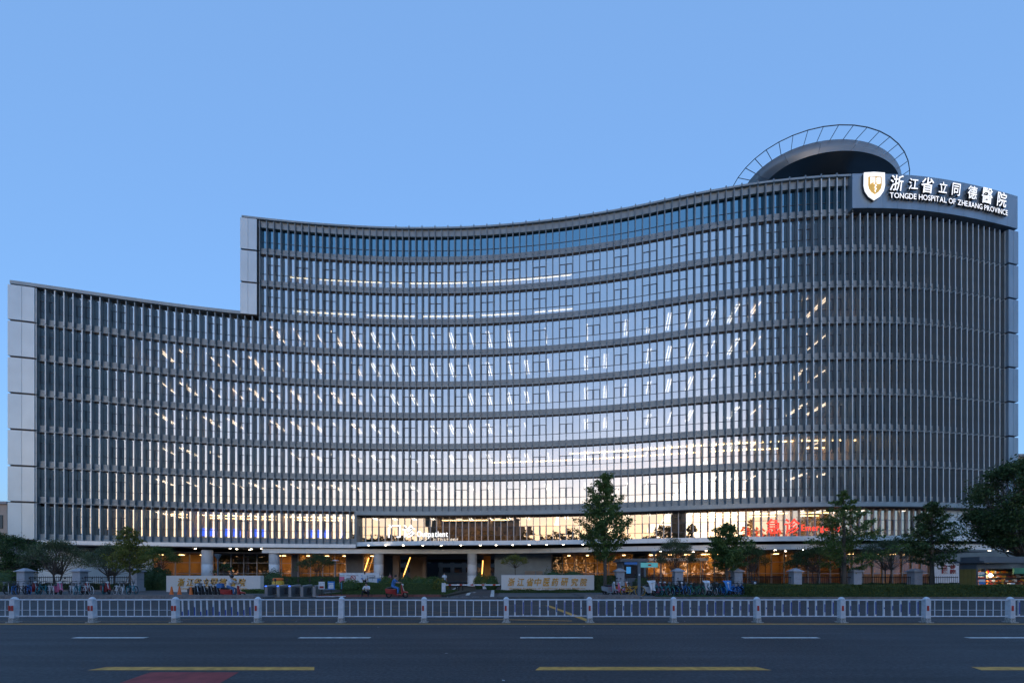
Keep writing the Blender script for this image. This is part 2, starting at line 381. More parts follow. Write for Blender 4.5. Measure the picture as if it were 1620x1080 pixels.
b = MB(); b.add([(XP(238, 7.18), 7.18, .003), (XP(378, 7.18), 7.18, .003), (XP(330, 6.1), 6.1, .003), (XP(160, 6.1), 6.1, .003)], [(3, 2, 1, 0)]); b.build('red_patch', 'plain_red', kind='structure')  # flat red patch on the asphalt
yb, yt = 14.9, 22.2
box = [(XP(262, yb), yb), (XP(560, yt), yt), (XP(866, yt), yt), (XP(932, yb), yb)]
marking('box_junction_line', 'yellow_worn', [(box[0], box[1], .14), (box[1], box[2], .12)], .006)
marking('box_junction_line', 'yellow_paint', [(box[2], box[3], .26), ((XP(745, 15.6), 15.6), (XP(905, 14.95), 14.95), .16)], .008)
ins = [((XP(400, 17), 17), (XP(640, 22), 22), .10), ((XP(460, 15.2), 15.2), (XP(800, 19.5), 19.5), .10), ((XP(560, 21), 21), (XP(900, 15.5), 15.5), .10), ((XP(410, 18.5), 18.5), (XP(700, 15.1), 15.1), .10)]
marking('box_junction_line', 'yellow_worn', ins, .010)
n = 90; C = np.stack([RNG.uniform(-22, 22, n), RNG.uniform(6.3, 27, n), np.full(n, .012)], 1); a = RNG.normal(size=(n, 3)) * [.022, .022, .004]; q_ = np.stack([-a[:, 1], a[:, 0], a[:, 2]], 1)
tag(quads('road_litter', C, a, q_, 'paper'), 'pale specks of litter and dry leaves scattered on the asphalt', 'litter', kind='stuff')
# driveway arrow and dashes
dz = .020; yA, yB = GY(944), GY(934)
marking('driveway_dash', 'white_paint', [((XP(p0, yA), yA), (XP(p1, yA), yA), .16) for p0, p1 in ((713, 725), (729, 741), (746, 758), (764, 773))], dz)
marking('driveway_dash', 'white_paint', [((XP(778.5, yA + .2), yA + .2), (XP(778, yB - 1), yB + 1.5), .3), ((XP(706, yA), yA), (XP(715, yB), yB), .25), ((XP(717, GY(932)), GY(932)), (XP(724, GY(928)), GY(928)), .22)], dz)
b = MB(); ya, yc = GY(941.5), GY(937.5)
strip(b, (XP(739.5, ya), ya), (XP(742, yc), yc), .3, dz); strip(b, (XP(742, yc), yc), (XP(749, yc + .3), yc + .3), .3, dz + .004)
b.add([(XP(748.5, yc), yc - .3, dz + .008), (XP(753, yc), yc + .4, dz + .008), (XP(748, yc), yc + 1.1, dz + .008)], [(0, 1, 2)]); b.build('turn_arrow', 'white_paint', kind='structure')

# ------------------------------------------------------------------ facade curve (plan of the fin tips)
PXY = [(16,45.85),(62,46.6),(109,47.28),(160.8,48.06),(223,49.0),(280,49.9),(331.9,50.64),(382,51.37),(422,51.76),(469,52.23),(520.7,52.6),(583,52.95),(634.8,53.1),(681.5,53.04),(738.5,52.93),(774.8,52.72),(821.5,52.35),(863,51.98),(904.5,51.55),(948.5,50.94),(992.6,50.3),(1016,49.85),(1039,49.4),(1100,48.2),(1160,47.4),(1200,46.9),(1244,46.56),(1296,46.27),(1345,46.10),(1420,46.18),(1459,46.37),(1498,46.8),(1537,47.36),(1576,48.1),(1609.6,48.95)]
_x = np.array([(p - 810) / F * y for p, y in PXY]); _y = np.array([y for _, y in PXY])
_co = np.polyfit(_x / 60, _y, 8)
def CY(x): return float(np.polyval(_co, x / 60) + .5 * np.interp(x, _x, _y - np.polyval(_co, _x / 60)))
_xs = np.linspace(-57.3, 60.6, 2400); _ys = np.array([CY(x) for x in _xs])
_k = np.ones(61) / 61; _pad = np.pad(_ys, 30, mode='reflect', reflect_type='odd'); _ys = np.convolve(_pad, _k, 'valid')
_s = np.concatenate([[0], np.cumsum(np.hypot(np.diff(_xs), np.diff(_ys)))])
_px = 810 + F * _xs / _ys
def SA(px): return float(np.interp(px, _px, _s))
def P2(s, o=0.):
    """plan point at arc length s, o metres behind the fin tips; also tangent and outward normal"""
    x = float(np.interp(s, _s, _xs)); y = float(np.interp(s, _s, _ys)); e = .6
    x1, y1 = np.interp(s - e, _s, _xs), np.interp(s - e, _s, _ys); x2, y2 = np.interp(s + e, _s, _xs), np.interp(s + e, _s, _ys)
    t = Vector((float(x2 - x1), float(y2 - y1), 0)).normalized(); n = Vector((t.y, -t.x, 0))
    p = Vector((x, y, 0)) - n * o; return p, t, n
def FM(s, o, z):
    p, t, n = P2(s, o); return Matrix(((t.x, -n.x, 0, p.x), (t.y, -n.y, 0, p.y), (0, 0, 1, z), (0, 0, 0, 1)))
def ribbon(b, s0, s1, o0, o1, z0, z1, step=1.7):
    """solid band following the facade between offsets o0 (front) and o1 (back); offsets may be functions of s"""
    n = max(1, int(abs(s1 - s0) / step)); f0 = o0 if callable(o0) else (lambda s: o0); f1 = o1 if callable(o1) else (lambda s: o1)
    st = len(b.v)
    for i in range(n + 1):
        s = s0 + (s1 - s0) * i / n; a = P2(s, f0(s))[0]; c = P2(s, f1(s))[0]
        b.v += [(a.x, a.y, z0), (c.x, c.y, z0), (c.x, c.y, z1), (a.x, a.y, z1)]
    for i in range(n):
        q = st + 4 * i
        for k in range(4):
            b.f.append((q + k, q + (k + 1) % 4, q + 4 + (k + 1) % 4, q + 4 + k)[::-1]); b.mi.append(b.cur)
    b.f += [(st, st + 1, st + 2, st + 3)[::-1], tuple(st + 4 * n + k for k in range(4))]; b.mi += [b.cur] * 2

Z0, DZ, PITCH = 9.77, 4.05, .837
def ZK(k): return Z0 + DZ * k
HB = empty('hospital_building', (0, 52, 0), 'sweeping S-curved grey hospital building clad in vertical fins, stepping down on its left', 'building')
sL, sR = SA(57), SA(1590); sU = SA(407); sB = SA(563); sP = SA(1497); sSign = SA(1347)
NF = int((sR - sL) / PITCH) + 1
sf = [sL + (sR - sL) * i / (NF - 1) for i in range(NF)]; PT = (sR - sL) / (NF - 1)
iU = min(range(NF), key=lambda i: abs(sf[i] - sU)); iB = min(range(NF), key=lambda i: abs(sf[i] - sB)); iP = min(range(NF), key=lambda i: abs(sf[i] - sP)); iS = min(range(NF), key=lambda i: abs(sf[i] - sSign))
def rows(i):     # storeys whose facade exists at bay i (bay from fin i to fin i+1)
    ks = list(range(0, 6))
    if i >= iU: ks += [6, 7, 8]
    if i < iB: ks = [-1] + ks
    return ks
def rz0(k): return 5.5 if k == -1 else ZK(k)
fins, spans, panes, panesT, joints = [], [], [], [], []
mull = MB(); frm = MB()
for i in range(NF):
    p, t, n = P2(sf[i]); sc = F / p.y; px = 810 + F * p.x / p.y
    lat = abs(n.x + (p.x / p.y) * -n.y * 1.0)
    for k in rows(min(i, NF - 2)) if i else rows(0):
        if k == 8 and i > iS: continue
        z = rz0(k); h = ZK(k + 1) - z - .20
        if k == -1: h = ZK(0) - z - .20
        m = FM(sf[i], 0, z + .10) @ Matrix.Diagonal((1, 1, h / 3.9, 1))
        fins.append((m, sc * sc * (abs(-n.x * 0 + (p.x / p.y + n.x / -n.y)) * .5 + .09)))
        joints.append((FM(sf[i], .03, z - .06), sc))
    if i == NF - 1: break
    sm = (sf[i] + sf[i + 1]) / 2
    for k in rows(i):
        if k == 8 and i >= iS: continue
        z = rz0(k); sc2 = sc * sc
        spans.append((FM(sm, .36, z), sc2))
        j = Matrix.Rotation(RNG.normal() * .0022, 4, 'Z') @ Matrix.Rotation(RNG.normal() * .0022, 4, 'X')
        m = FM(sm, .58, z + .75) @ j
        (panesT if k == 8 else panes).append((m, sc2 * (1 - min(1, .6 * lat))))
        M1 = FM(sm, .54, z)
        mull.box(-PT / 2, PT / 2, 0, .05, 1.62, 1.67, M1)
        if k != 8 and i % 4 in (0, 1):
            for (x0, x1, za, zb) in ((-PT / 2 + .05, -PT / 2 + .11, 1.69, 2.86), (PT / 2 - .11, PT / 2 - .05, 1.69, 2.86), (-PT / 2 + .05, PT / 2 - .05, 2.82, 2.88)):
                frm.box(x0, x1, -.01, .06, za, zb, M1)
fb = MB().box(-.04, .04, .03, .54, 0, 3.9); fb.cur = 1; fb.box(-.052, .052, -.012, .03, 0, 3.9); me = fb.mesh('fin', 'fin', 'fin_lit'); pieces('fin', fins, me, HB)  # front edge coloured as lit, sides as shaded
me = MB().box(-PT / 2 + .01, PT / 2 - .01, 0, .12, 0, .40).box(-PT / 2 + .01, PT / 2 - .01, .02, .12, .42, .75).mesh('spandrel_panel', 'spandrel'); pieces('spandrel_panel', spans, me, HB)
pm = MB(); pm.add([(-PT / 2 + .02, 0, 0), (PT / 2 - .02, 0, 0), (PT / 2 - .02, 0, 3.16), (-PT / 2 + .02, 0, 3.16)], [(0, 1, 2, 3)])
pieces('pane', panes, pm.mesh('pane', 'glass'), HB, 260); pieces('parapet_pane', panesT, pm.mesh('parapet_pane', 'topglass'), HB)
me = MB().box(-.07, .07, 0, .44, .01, .06).mesh('fin_bracket', 'fin_lit'); pieces('fin_bracket', joints, me, HB, 0)
mull.build('transom', 'frame', HB, kind='stuff'); frm.build('opening_light_frame', 'frame', HB, kind='stuff')
# recess above every window, its shadow put into a dark colour, floor slabs
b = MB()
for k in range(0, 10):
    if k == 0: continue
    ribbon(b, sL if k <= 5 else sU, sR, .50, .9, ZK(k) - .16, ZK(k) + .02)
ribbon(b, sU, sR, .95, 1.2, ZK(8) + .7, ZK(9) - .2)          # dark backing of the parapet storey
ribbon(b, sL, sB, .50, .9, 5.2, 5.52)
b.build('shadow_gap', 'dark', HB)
# roof caps and bands
b = MB(); ribbon(b, sU - .2, sSign, .30, .8, 45.45, 46.28); b.build('roof_band', 'spandrel', HB)
b = MB(); ribbon(b, SA(382), sSign, .02, .9, 46.28, 46.50); ribbon(b, SA(16), SA(381), -.05, .9, ZK(6) + .05, ZK(6) + .42); b.build('roof_cap', 'spandrel', HB)
pg = MB().box(-.06, .06, 0, .3, 0, .36).mesh('roof_peg', 'fin')
pieces('roof_peg', [(FM(sf[i], 0, 46.3), 1) for i in range(iU + 20, iS, 2)], pg, HB)
b = MB(); ribbon(b, SA(60), sB, -.08, .6, 5.05, 5.5); b.build('base_band', 'fascia', HB)
b = MB(); ribbon(b, sB, SA(1560), -.02, .9, 9.28, 9.73); b.build('soffit_band', 'spandrel', HB)
b = MB(); ribbon(b, sR, SA(1609), -.02, .9, 9.28, 9.70); b.build('soffit_band', 'spandrel', HB)
# corner panels, two columns per storey
def corner(px0, pm_, px1, ks, mname, o=-.12):
    for k in ks:
        z = rz0(k); h = (ZK(k + 1) if k >= 0 else ZK(0)) - z
        for a, c in ((px0, pm_), (pm_, px1)):
            b = MB(); ribbon(b, SA(a) + .015, SA(c) - .015, o, .5, z + .09, z + h - .12, 3); b.build('corner_panel', mname, HB)
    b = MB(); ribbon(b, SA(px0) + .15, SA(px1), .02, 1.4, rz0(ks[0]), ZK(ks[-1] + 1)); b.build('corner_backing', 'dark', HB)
corner(13.5, 36, 56, [-1, 0, 1, 2, 3, 4, 5], 'panel'); corner(380.5, 393, 407, [6, 7, 8], 'panel'); corner(1590, 1597.5, 1605.5, range(0, 8), 'signboard', -.3)

# -------- interior: slabs, ceilings, walls and lights behind the glass
wlamp = MB(); fl, cl, wl = MB(), MB(), MB(); lamp, cove, warm = MB(), MB(), MB()
for k in range(-1, 9):
    a = sL if k <= 5 else sU; e = sR if k >= 0 else sB
    ribbon(fl, a, e, .9, 9, rz0(k) - .05, rz0(k) + .1, 3)
    ribbon(cl, a, e, .9, 9, ZK(k + 1) - .42, ZK(k + 1) - .3, 3)
    depth = (3.9 if k == 7 else 4.8) if k in (6, 7) else 8.
    ribbon(wl, a, e, depth, depth + .15, rz0(k), ZK(k + 1) - .3, 3)
    i = 0 if k <= 5 else iU
    while i < (NF - 1 if k >= 0 else iB):
        wl.box(-.08, .08, .35, depth - .6, 0, ZK(k + 1) - .3 - rz0(k), FM(sf[i], .6, rz0(k)))
        i += RNG.integers(7, 15)
skip = RNG.random(NF)
def px_of(s): p, _, _ = P2(s); return 810 + F * p.x / p.y
for k in range(-1, 8):
    zc = ZK(k + 1) - .46
    if k in (6, 7):
        segs = [(440, 592), (604, 742), (753, 903)] if k == 7 else [(443, 560), (565, 742), (755, 818), (842, 905)]
        for a, c in segs: ribbon(cove, SA(a), SA(c), (3.5 if k == 7 else 4.3), (3.62 if k == 7 else 4.42), zc - .06, zc, 1.7)
        for px in np.arange(480, 900, 31.): lamp.box(-.05, .05, 0, .7, zc - .03, zc, FM(SA(px), 5.9, 0))
        continue
    for i in range(1, NF - 1, 3):
        px = px_of(sf[i])
        if k == -1 and i >= iB: break
        if px < 232 or (k == 5 and px < 415) or px > 1400: continue
        if skip[i] < (.04 if px < 1330 else .45) or RNG.random() < .05: continue
        L = 4.2 if skip[i] < .9 else 1.6; s = sf[i] + (skip[i] - .5) * .3
        for q in (-.16, .16):
            if L > 3 and RNG.random() < .15: continue
            (wlamp if (px < 560 or px > 1190) else lamp).box(q - .024, q + .024, .5, L, zc - .04, zc, FM(s, .9, 0))
# brighter warm rooms on the second clad storey
ribbon(warm, SA(900), SA(1385), 2.2, 2.45, ZK(2) - .5, ZK(2) - .44, 1.7); ribbon(warm, SA(770), SA(1385), 5.2, 5.4, ZK(2) - .5, ZK(2) - .44, 1.7)
ribbon(warm, SA(240), SA(555), 3.0, 3.25, ZK(0) - .5, ZK(0) - .44, 1.7); ribbon(warm, SA(240), SA(555), 6.0, 6.25, ZK(0) - .5, ZK(0) - .44, 1.7)
bl = MB()
for k in range(0, 8):
    for i in range(NF - 1):
        if i in (0,) or (k > 5 and i < iU): continue
        if skip[(i // 3 * 7 + k * 31) % NF] < .07: h_ = .5 + 1.6 * skip[(i * 5 + k) % NF]; bl.box(-PT / 2 + .06, PT / 2 - .06, .1, .12, ZK(k + 1) - .3 - h_, ZK(k + 1) - .3, FM((sf[i] + sf[i + 1]) / 2, .6, 0))
bl.build('roller_blind', 'mullion', HB, kind='stuff')
fl.build('floor_slab', 'floor', HB); cl.build('room_ceiling', 'ceil', HB); wl.build('room_wall', 'wall', HB)
lamp.build('ceiling_light', 'lamp', HB, kind='stuff'); wlamp.build('ceiling_light', 'lampwarm', HB, kind='stuff'); cove.build('cove_light', 'cove', HB, kind='stuff')
for a, c in ((300, 313), (315, 327), (338, 352), (354, 366), (382, 392), (394, 404), (474, 484), (488, 498), (502, 512), (530, 541)):
    b = MB(); ribbon(b, SA(a), SA(c), 2.4, 2.5, 6.55, 7.55); b.build('display_screen', 'screen', HB)

# -------- recessed podium storey, canopies, ground floor
pods = []; ml = MB()
for i in range(iB, iP):
    sm = (sf[i] + sf[i + 1]) / 2
    for z, h, mname in ((5.8, .95, 0), (6.75, 1.15, 0), (7.9, 1.38, 0)):
        j = Matrix.Rotation(RNG.normal() * .004, 4, 'Z') @ Matrix.Rotation(RNG.normal() * .003, 4, 'X')
        pods.append((FM(sm, 1.25, z) @ j @ Matrix.Diagonal((1, 1, h / 1.38, 1)), h * (F / P2(sm)[0].y)))
    ml.box(-PT / 2, PT / 2, 0, .05, 6.73, 6.77, FM(sm, 1.18, 0)); ml.box(-PT / 2, PT / 2, 0, .05, 7.88, 7.92, FM(sm, 1.18, 0))
    if i % 4 in (0, 1):
        for x0, x1 in ((-PT / 2 + .05, -PT / 2 + .1), (PT / 2 - .1, PT / 2 - .05)): ml.box(x0, x1, 0, .05, 6.77, 7.88, FM(sm, 1.17, 0))
pmm = MB(); pmm.add([(-PT / 2 + .02, 0, 0), (PT / 2 - .02, 0, 0), (PT / 2 - .02, 0, 1.36), (-PT / 2 + .02, 0, 1.36)], [(0, 1, 2, 3)])
pieces('podium_pane', pods, pmm.mesh('podium_pane', 'podglass'), HB, 290)
ml.build('podium_transom', 'frame', HB, kind='stuff')
me = MB().box(-.035, .035, 0, .22, 5.75, 9.3).mesh('podium_mullion', 'mullion'); pieces('podium_mullion', [(FM(sf[i], 1.02, 0), 1) for i in range(iB, iP + 1)], me, HB)
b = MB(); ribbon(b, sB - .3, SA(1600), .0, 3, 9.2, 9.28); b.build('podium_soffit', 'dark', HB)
b = MB(); ribbon(b, sB, SA(1600), 1.2, 9, 5.5, 5.72, 3); b.build('podium_floor', 'floor', HB)
b = MB(); ribbon(b, sB, SA(1600), 8, 8.2, 5.72, 9.2, 3)
for px in range(600, 1500, 85): b.box(-.08, .08, .5, 6.4, 5.72, 9.2, FM(SA(px), 1.5, 0))
b.build('podium_wall', 'wall', HB)
b = MB()
for i in range(iB + 2, iP, 3):
    if RNG.random() < .7: 
        b.box(-.22, -.13, .6, 2.6, 9.12, 9.18, FM(sf[i], 1.5, 0)); b.box(.13, .22, .6, 2.6, 9.12, 9.18, FM(sf[i], 1.5, 0))
b.build('podium_ceiling_light', 'lamp', HB, kind='stuff')
ribbon(warm, SA(690), SA(800), 4., 4.3, 9.1, 9.18); ribbon(warm, SA(1120), SA(1400), 4., 4.3, 9.1, 9.18); ribbon(warm, SA(1120), SA(1400), 6.5, 6.8, 9.1, 9.18)
warm.build('warm_ceiling_light', 'warmlamp', HB, kind='stuff')
def smooth(a, c, x): t = min(1, max(0, (x - a) / (c - a))); return t * t * (3 - 2 * t)
sA2 = SA(562); sM = SA(800); sN = SA(1010)
o_up = lambda s: .3 - 3.1 * min(1, max(0, (s - sA2) / 9.)) ** .5 if s < sA2 + 9 else -2.8
o_lo = lambda s: .55 - 2.6 * smooth(sM, sN, s)
sE = SA(1545)
for nme, o, z0, z1, s0 in (('upper_canopy_fascia', o_up, 5.22, 5.74, sA2), ('lower_canopy_fascia', o_lo, 4.36, 4.93, SA(411))):
    s = s0
    while s < sE - .1:      # fascia panels about 2.6 m long
        e = min(s + 2.62, sE); b = MB(); ribbon(b, s + .008, e - .008, o, (lambda q, o=o: o(q) + .12), z0, z1, .5); b.build(nme, 'fascia', HB); s += 2.62
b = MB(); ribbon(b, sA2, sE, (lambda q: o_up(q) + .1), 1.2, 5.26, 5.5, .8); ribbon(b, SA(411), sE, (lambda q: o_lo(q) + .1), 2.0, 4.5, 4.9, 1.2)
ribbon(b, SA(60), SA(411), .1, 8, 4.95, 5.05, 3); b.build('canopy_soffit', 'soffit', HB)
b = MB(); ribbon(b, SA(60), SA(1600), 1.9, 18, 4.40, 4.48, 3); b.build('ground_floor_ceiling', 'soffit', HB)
spot_me = MB().lathe([(.001, 0), (.10, 0), (.10, .03)], (0, 0, 0), 10).mesh('downlight', 'spot')
for px in (583, 610, 638, 669, 698, 729, 760, 785, 811, 837, 865, 891, 922): 
    o = bpy.data.objects.new('downlight', spot_me); p = P2(SA(px), -2.3)[0]; p.x = XP(px, p.y); o.location = (p.x, p.y, 5.2); link(o, HB)
for px, oo, z in ((295, 2, 4.9), (358, 1.0, 4.92), (359, 2.6, 4.92), (372, 4, 4.92), (386, 2, 4.92), (408, 1, 4.92), (406, 3, 4.92), (426.5, 1.0, 4.33), (1044, -1, 4.33), (1101, 1.5, 4.33), (1113, -1.2, 4.33), (1218, -1.2, 4.33), (1257, -1.5, 4.33), (1252, 1.2, 4.33), (1363, -1.5, 4.33), (1461, -1.2, 4.33), (1547, -1, 4.33), (1574, -1, 4.33)):
    o = bpy.data.objects.new('downlight', spot_me); p = P2(SA(px), oo)[0]; o.location = (p.x, p.y, z - .01); link(o, HB)
col_me = MB().lathe([(.62, 0), (.62, 1.38), (.605, 1.39), (.605, 1.4), (.62, 1.41), (.62, 2.8), (.605, 2.81), (.605, 2.82), (.62, 2.83), (.62, 4.6)], (0, 0, .1), 32).mesh('column', 'whitestone'); col_me.shade_smooth()
for px in (328, 434, 599, 747):
    p = P2(SA(px), 1.3)[0]; o = bpy.data.objects.new('column', col_me); o.location = (XP(px, p.y), p.y, 0.0); link(o, HB)
# ground floor glazing zones at offset 7: (px0, px1, kind)
zones = [(232, 345, 'orange'), (345, 428, 'dark'), (428, 462, 'bright'), (462, 472, 'wall'), (472, 548, 'orange'), (548, 575, 'wall'), (575, 597, 'orange'),
         (872, 890, 'dark'), (890, 1002, 'orange'), (1002, 1024, 'dark'), (1024, 1130, 'bright'), (1130, 1200, 'dim'), (1200, 1260, 'orange'), (1260, 1330, 'dim'), (1330, 1470, 'dim'), (1470, 1560, 'wall')]
OG = 6.5
def SG(px, o=OG):           # arc length whose point at offset o projects to px
    lo, hi = 0., float(_s[-1])
    for _ in range(30):
        m = (lo + hi) / 2; p = P2(m, o)[0]
        if 810 + F * p.x / p.y < px: lo = m
        else: hi = m
    return lo
gp, gm, part, gfl, glamp = [], MB(), MB(), MB(), MB()
for a, c, kind in zones:
    s0, s1 = SG(a), SG(c)
    if kind == 'wall':
        b = MB(); ribbon(b, s0, s1, OG, OG + .3, .15, 4.4); b.build('ground_floor_wall', 'frame' if a < 1400 else 'grey', HB); continue
    n = max(1, round((s1 - s0) / 1.6)); st = (s1 - s0) / n
    for q in range(n + 1):
        gm.box(-.05, .05, -.12, .06, .15, 4.4, FM(s0 + q * st, OG, 0))
        if q < n:
            mm = FM(s0 + (q + .5) * st, OG, 0)
            for z0, z1 in ((.2, 1.75), (1.82, 3.2), (3.27, 4.38)): gp.append((mm @ Matrix.Translation((0, .02, z0)) @ Matrix.Diagonal((st - .1, 1, z1 - z0, 1)), 1))
            gm.box(-st / 2, st / 2, -.03, .05, 1.75, 1.82, mm); gm.box(-st / 2, st / 2, -.03, .05, 3.2, 3.27, mm)
    part.box(-.06, .06, 0, 6, .15, 4.4, FM(s0 + .07, OG + .1, 0)); part.box(-.06, .06, 0, 6, .15, 4.4, FM(s1 - .07, OG + .1, 0))
    ribbon(part, s0 + .1, s1 - .1, OG + (3.5 if kind != 'dark' else 6), OG + (3.6 if kind != 'dark' else 6.1), .15, 4.4)
    if kind != 'dark':
        wdt = {'bright': .9, 'orange': .38, 'dim': .14}[kind]; zz = 4.3
        s = s0 + .8
        while s < s1 - .5:
            glamp.box(-.5 * wdt, .5 * wdt, 1.2, 1.9, zz, zz + .04, FM(s, OG, 0)); s += 2.4
pieces('ground_floor_pane', gp, MB().add([(-.5, 0, 0), (.5, 0, 0), (.5, 0, 1), (-.5, 0, 1)], [(0, 1, 2, 3)]).mesh('ground_floor_pane', 'gglass'), HB)
gm.build('ground_floor_frame', 'mullion', HB, kind='stuff'); part.build('lobby_wall', 'warmwall', HB); glamp.build('lobby_light', 'warmlamp', HB, kind='stuff')
b = MB()
for s in np.arange(SG(60, 4), SG(232, 4), 2.4): ribbon(b, s + .01, s + 2.39, 4, 4.3, .15, 4.95)
b.build('pale_ground_floor_wall', 'panel', HB)
# furnishing shapes in the lobby, seen as dark counters and frames
b = MB()
for px in (278, 300, 318, 505, 520, 900, 930, 1040, 1060, 1085, 1110, 1210, 1240, 1280, 1350):
    s = SG(px); b.box(-.9, .9, 2.2, 2.7, .15, 1.2 + .5 * RNG.random(), FM(s, OG, 0)); b.box(-.05, .05, 1.5, 1.6, .15, 4.3, FM(s + .9, OG, 0))
b.build('lobby_counter', 'tower', HB)
# passage through the building
b = MB(); sp0, sp1 = SG(597), SG(872)
for s, o0, o1 in ((sp0, 6.5, 18), (sp1, 4.5, 18)): b.box(-.15, .15, 0, o1 - o0, .15, 4.4, FM(s, o0, 0))
b.build('passage_wall', 'grey', HB)
b = MB(); ribbon(b, SG(783, 5), sp1, 4.5, 4.8, .15, 4.4); b.build('passage_screen_wall', 'spandrel', HB)
b = MB(); ribbon(b, SG(830, 4), SG(846, 4), 4.3, 4.45, 1.0, 2.1); ribbon(b, SG(848, 4), SG(858, 4), 4.3, 4.45, 1.0, 2.1); b.build('pale_notice_panel', 'cream', HB)
b = MB()
for px, wd, o in ((626, .9, 8), (654, 1.2, 12), (663, 1.2, 12), (671, .5, 10)): p = P2(SG(px, o), o)[0]; x = XP(px, p.y); b.box(x - wd / 2, x + wd / 2, p.y, p.y + 1, .15, 4.4)
b.build('passage_pier', 'cream', HB)
b = MB(); b.box(-26, 2, 77, 78, 3.85, 7.5); b.build('passage_sky_mask', 'soffit', HB)  # dark slab added to hide the bright sky beyond the passage
b = MB(); ribbon(b, SG(590), SG(880), 17.9, 26, 4.40, 4.48, 3); b.build('rear_passage_ceiling', 'soffit', HB)
b = MB(); p = P2(SG(770, 9), 9)[0]; b.box(XP(765, p.y), XP(776, p.y), p.y, p.y + .3, .15, 4.4); b.build('timber_panel', 'warmwall', HB)
for px0, px1, z0, z1, o in ((635, 649, .6, 4.0, 4.), (577, 583.5, 2.2, 4.0, 5.5), (762, 764, .9, 3.6, 5.)):
    p = P2(SG((px0 + px1) / 2, o), o)[0]; b = MB(); b.tube([(XP(px0, p.y), p.y, z0), (XP(px1, p.y), p.y, z1)], .07); b.build('light_tube', 'tube', HB)
# body behind: ends, back, roof slabs
b = MB()
ribbon(b, SA(14), SA(1609), 17.8, 18, 4.4, ZK(6), 4); ribbon(b, SA(381), SA(1609), 17.8, 18, ZK(6), 46.2, 4)
ribbon(b, SA(14), SA(400), .9, 18, ZK(6) - .1, ZK(6) + .05, 4); ribbon(b, SA(381), SA(1609), .9, 18, 46.0, 46.2, 4)
for s, z0, z1 in ((SA(14), 5.1, ZK(6) + .05), (SA(381), ZK(6), 46.2), (SA(1609), 5.3, 46.2)): b.box(0 if s < 90 else -.3, .3 if s < 90 else 0, .6, 18, z0, z1, FM(s, 0, 0))
b.box(-.2, .1, -.02, 9, 5.1, 9.7, FM(sB, 0, 0)); b.build('outer_wall', 'fin', HB)
# patterned panel wall at the right end of the podium
for i in range(5):
    for j in range(3):
        b = MB(); s0 = sP + .1 + i * 1.05; z0 = 5.8 + j * 1.14; P0 = FM(s0, 1.1, z0); d = .1 if (i + j) % 2 else .02
        b.hexa([P0 @ Vector(q) for q in ((.02, -d, .02), (1.03, 0, .02), (1.03, .2, .02), (.02, .2, .02))], [P0 @ Vector(q) for q in ((.02, 0, 1.1), (1.03, -d, 1.1), (1.03, .2, 1.1), (.02, .2, 1.1))]); b.build('wall_panel', 'panel', HB)
b = MB(); ribbon(b, sP, SA(1600), 1.3, 1.6, 5.7, 9.3); b.build('podium_end_wall', 'grey', HB)

# -------- rooftop canopy disc with its outrigger net
hp = 52.; hz_ = hp + EYE
def ring(c, ax, v, th, z, k=1.):
    a, b_ = ax[0] * math.cos(th) * k, ax[1] * math.sin(th) * k
    return Vector(((c[0] + v[0][0] * a + v[0][1] * b_) * hp, (c[1] + v[1][0] * a + v[1][1] * b_) * hp, z))
RIM = ((.81993, 1.10241), (.22358, .14495), ((-.94203, -.33552), (-.33552, .94203)))
NET = ((.8160, 1.1114), (.25793, .17497), ((-.89997, -.43594), (-.43594, .89997)))
LOW = ((.8140, 1.0590), (.1830, .1060), ((-.97514, -.22161), (-.22161, .97514)))
n = 15
for i in range(n):
    b = MB(); t0, t1 = 2 * math.pi * (i + .004) / n, 2 * math.pi * (i + .996) / n; m = 8
    for fn in (lambda t: ring(*LOW, t, hz_ - 1.3), lambda t: ring(*LOW, t, hz_ - 1.3).lerp(ring(*RIM, t, hz_), .5) - Vector((0, 0, .12)), lambda t: ring(*RIM, t, hz_), lambda t: ring(*RIM, t, hz_ + .02, .94)):
        for q in range(m): b.v.append(tuple(fn(t0 + (t1 - t0) * q / (m - 1))))
    for r_ in range(3):
        for q in range(m - 1): b.f.append((r_ * m + q, r_ * m + q + 1, r_ * m + q + m + 1, r_ * m + q + m)); b.mi.append(0)
    b.build('canopy_rim_panel', 'rim', HB, smooth=True)
b = MB(); m = 72
prof = ((1., -1.3), (.86, -1.05), (.6, -.9), (.3, -.86), (.02, -.85))
for k_, z in prof:
    for q in range(m): b.v.append(tuple(ring(*LOW, 2 * math.pi * q / m, hz_ + z, k_)))
for r_ in range(len(prof) - 1):
    for q in range(m): b.f.append((r_ * m + q, r_ * m + (q + 1) % m, (r_ + 1) * m + (q + 1) % m, (r_ + 1) * m + q)); b.mi.append(0)
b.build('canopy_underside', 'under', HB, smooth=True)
b = MB(); m = 48
for k_ in (.94, .02):
    for q in range(m): b.v.append(tuple(ring(*RIM, 2 * math.pi * q / m, hz_ + .03, k_)))
for q in range(m): b.f.append((q, (q + 1) % m, m + (q + 1) % m, m + q)); b.mi.append(0)
b.build('canopy_deck', 'campus', HB)
N = 44; TH = [math.radians(-92.2 + 360 / N * i) for i in range(N + 1)]
b = MB(); b.tube([ring(*NET, t, hz_ + .1) for t in TH], .05, 4); b.build('net_ring', 'frame', HB)
for t in TH[:-1]:      # struts run square to the net ring
    p0 = ring(*NET, t, hz_ + .1); inner = min((ring(*RIM, t + d * .02, hz_) for d in range(-20, 21)), key=lambda q: (q - p0).length)
    MB().tube([inner, p0], .04, 4).build('net_strut', 'frame', HB)
c0 = ring(*LOW, 0, 0, 0.)
MB().lathe([(2.6, 46.1), (2.6, hz_ - .9)], (c0.x, c0.y + 1, 0), 24).build('canopy_core', 'fin', HB)

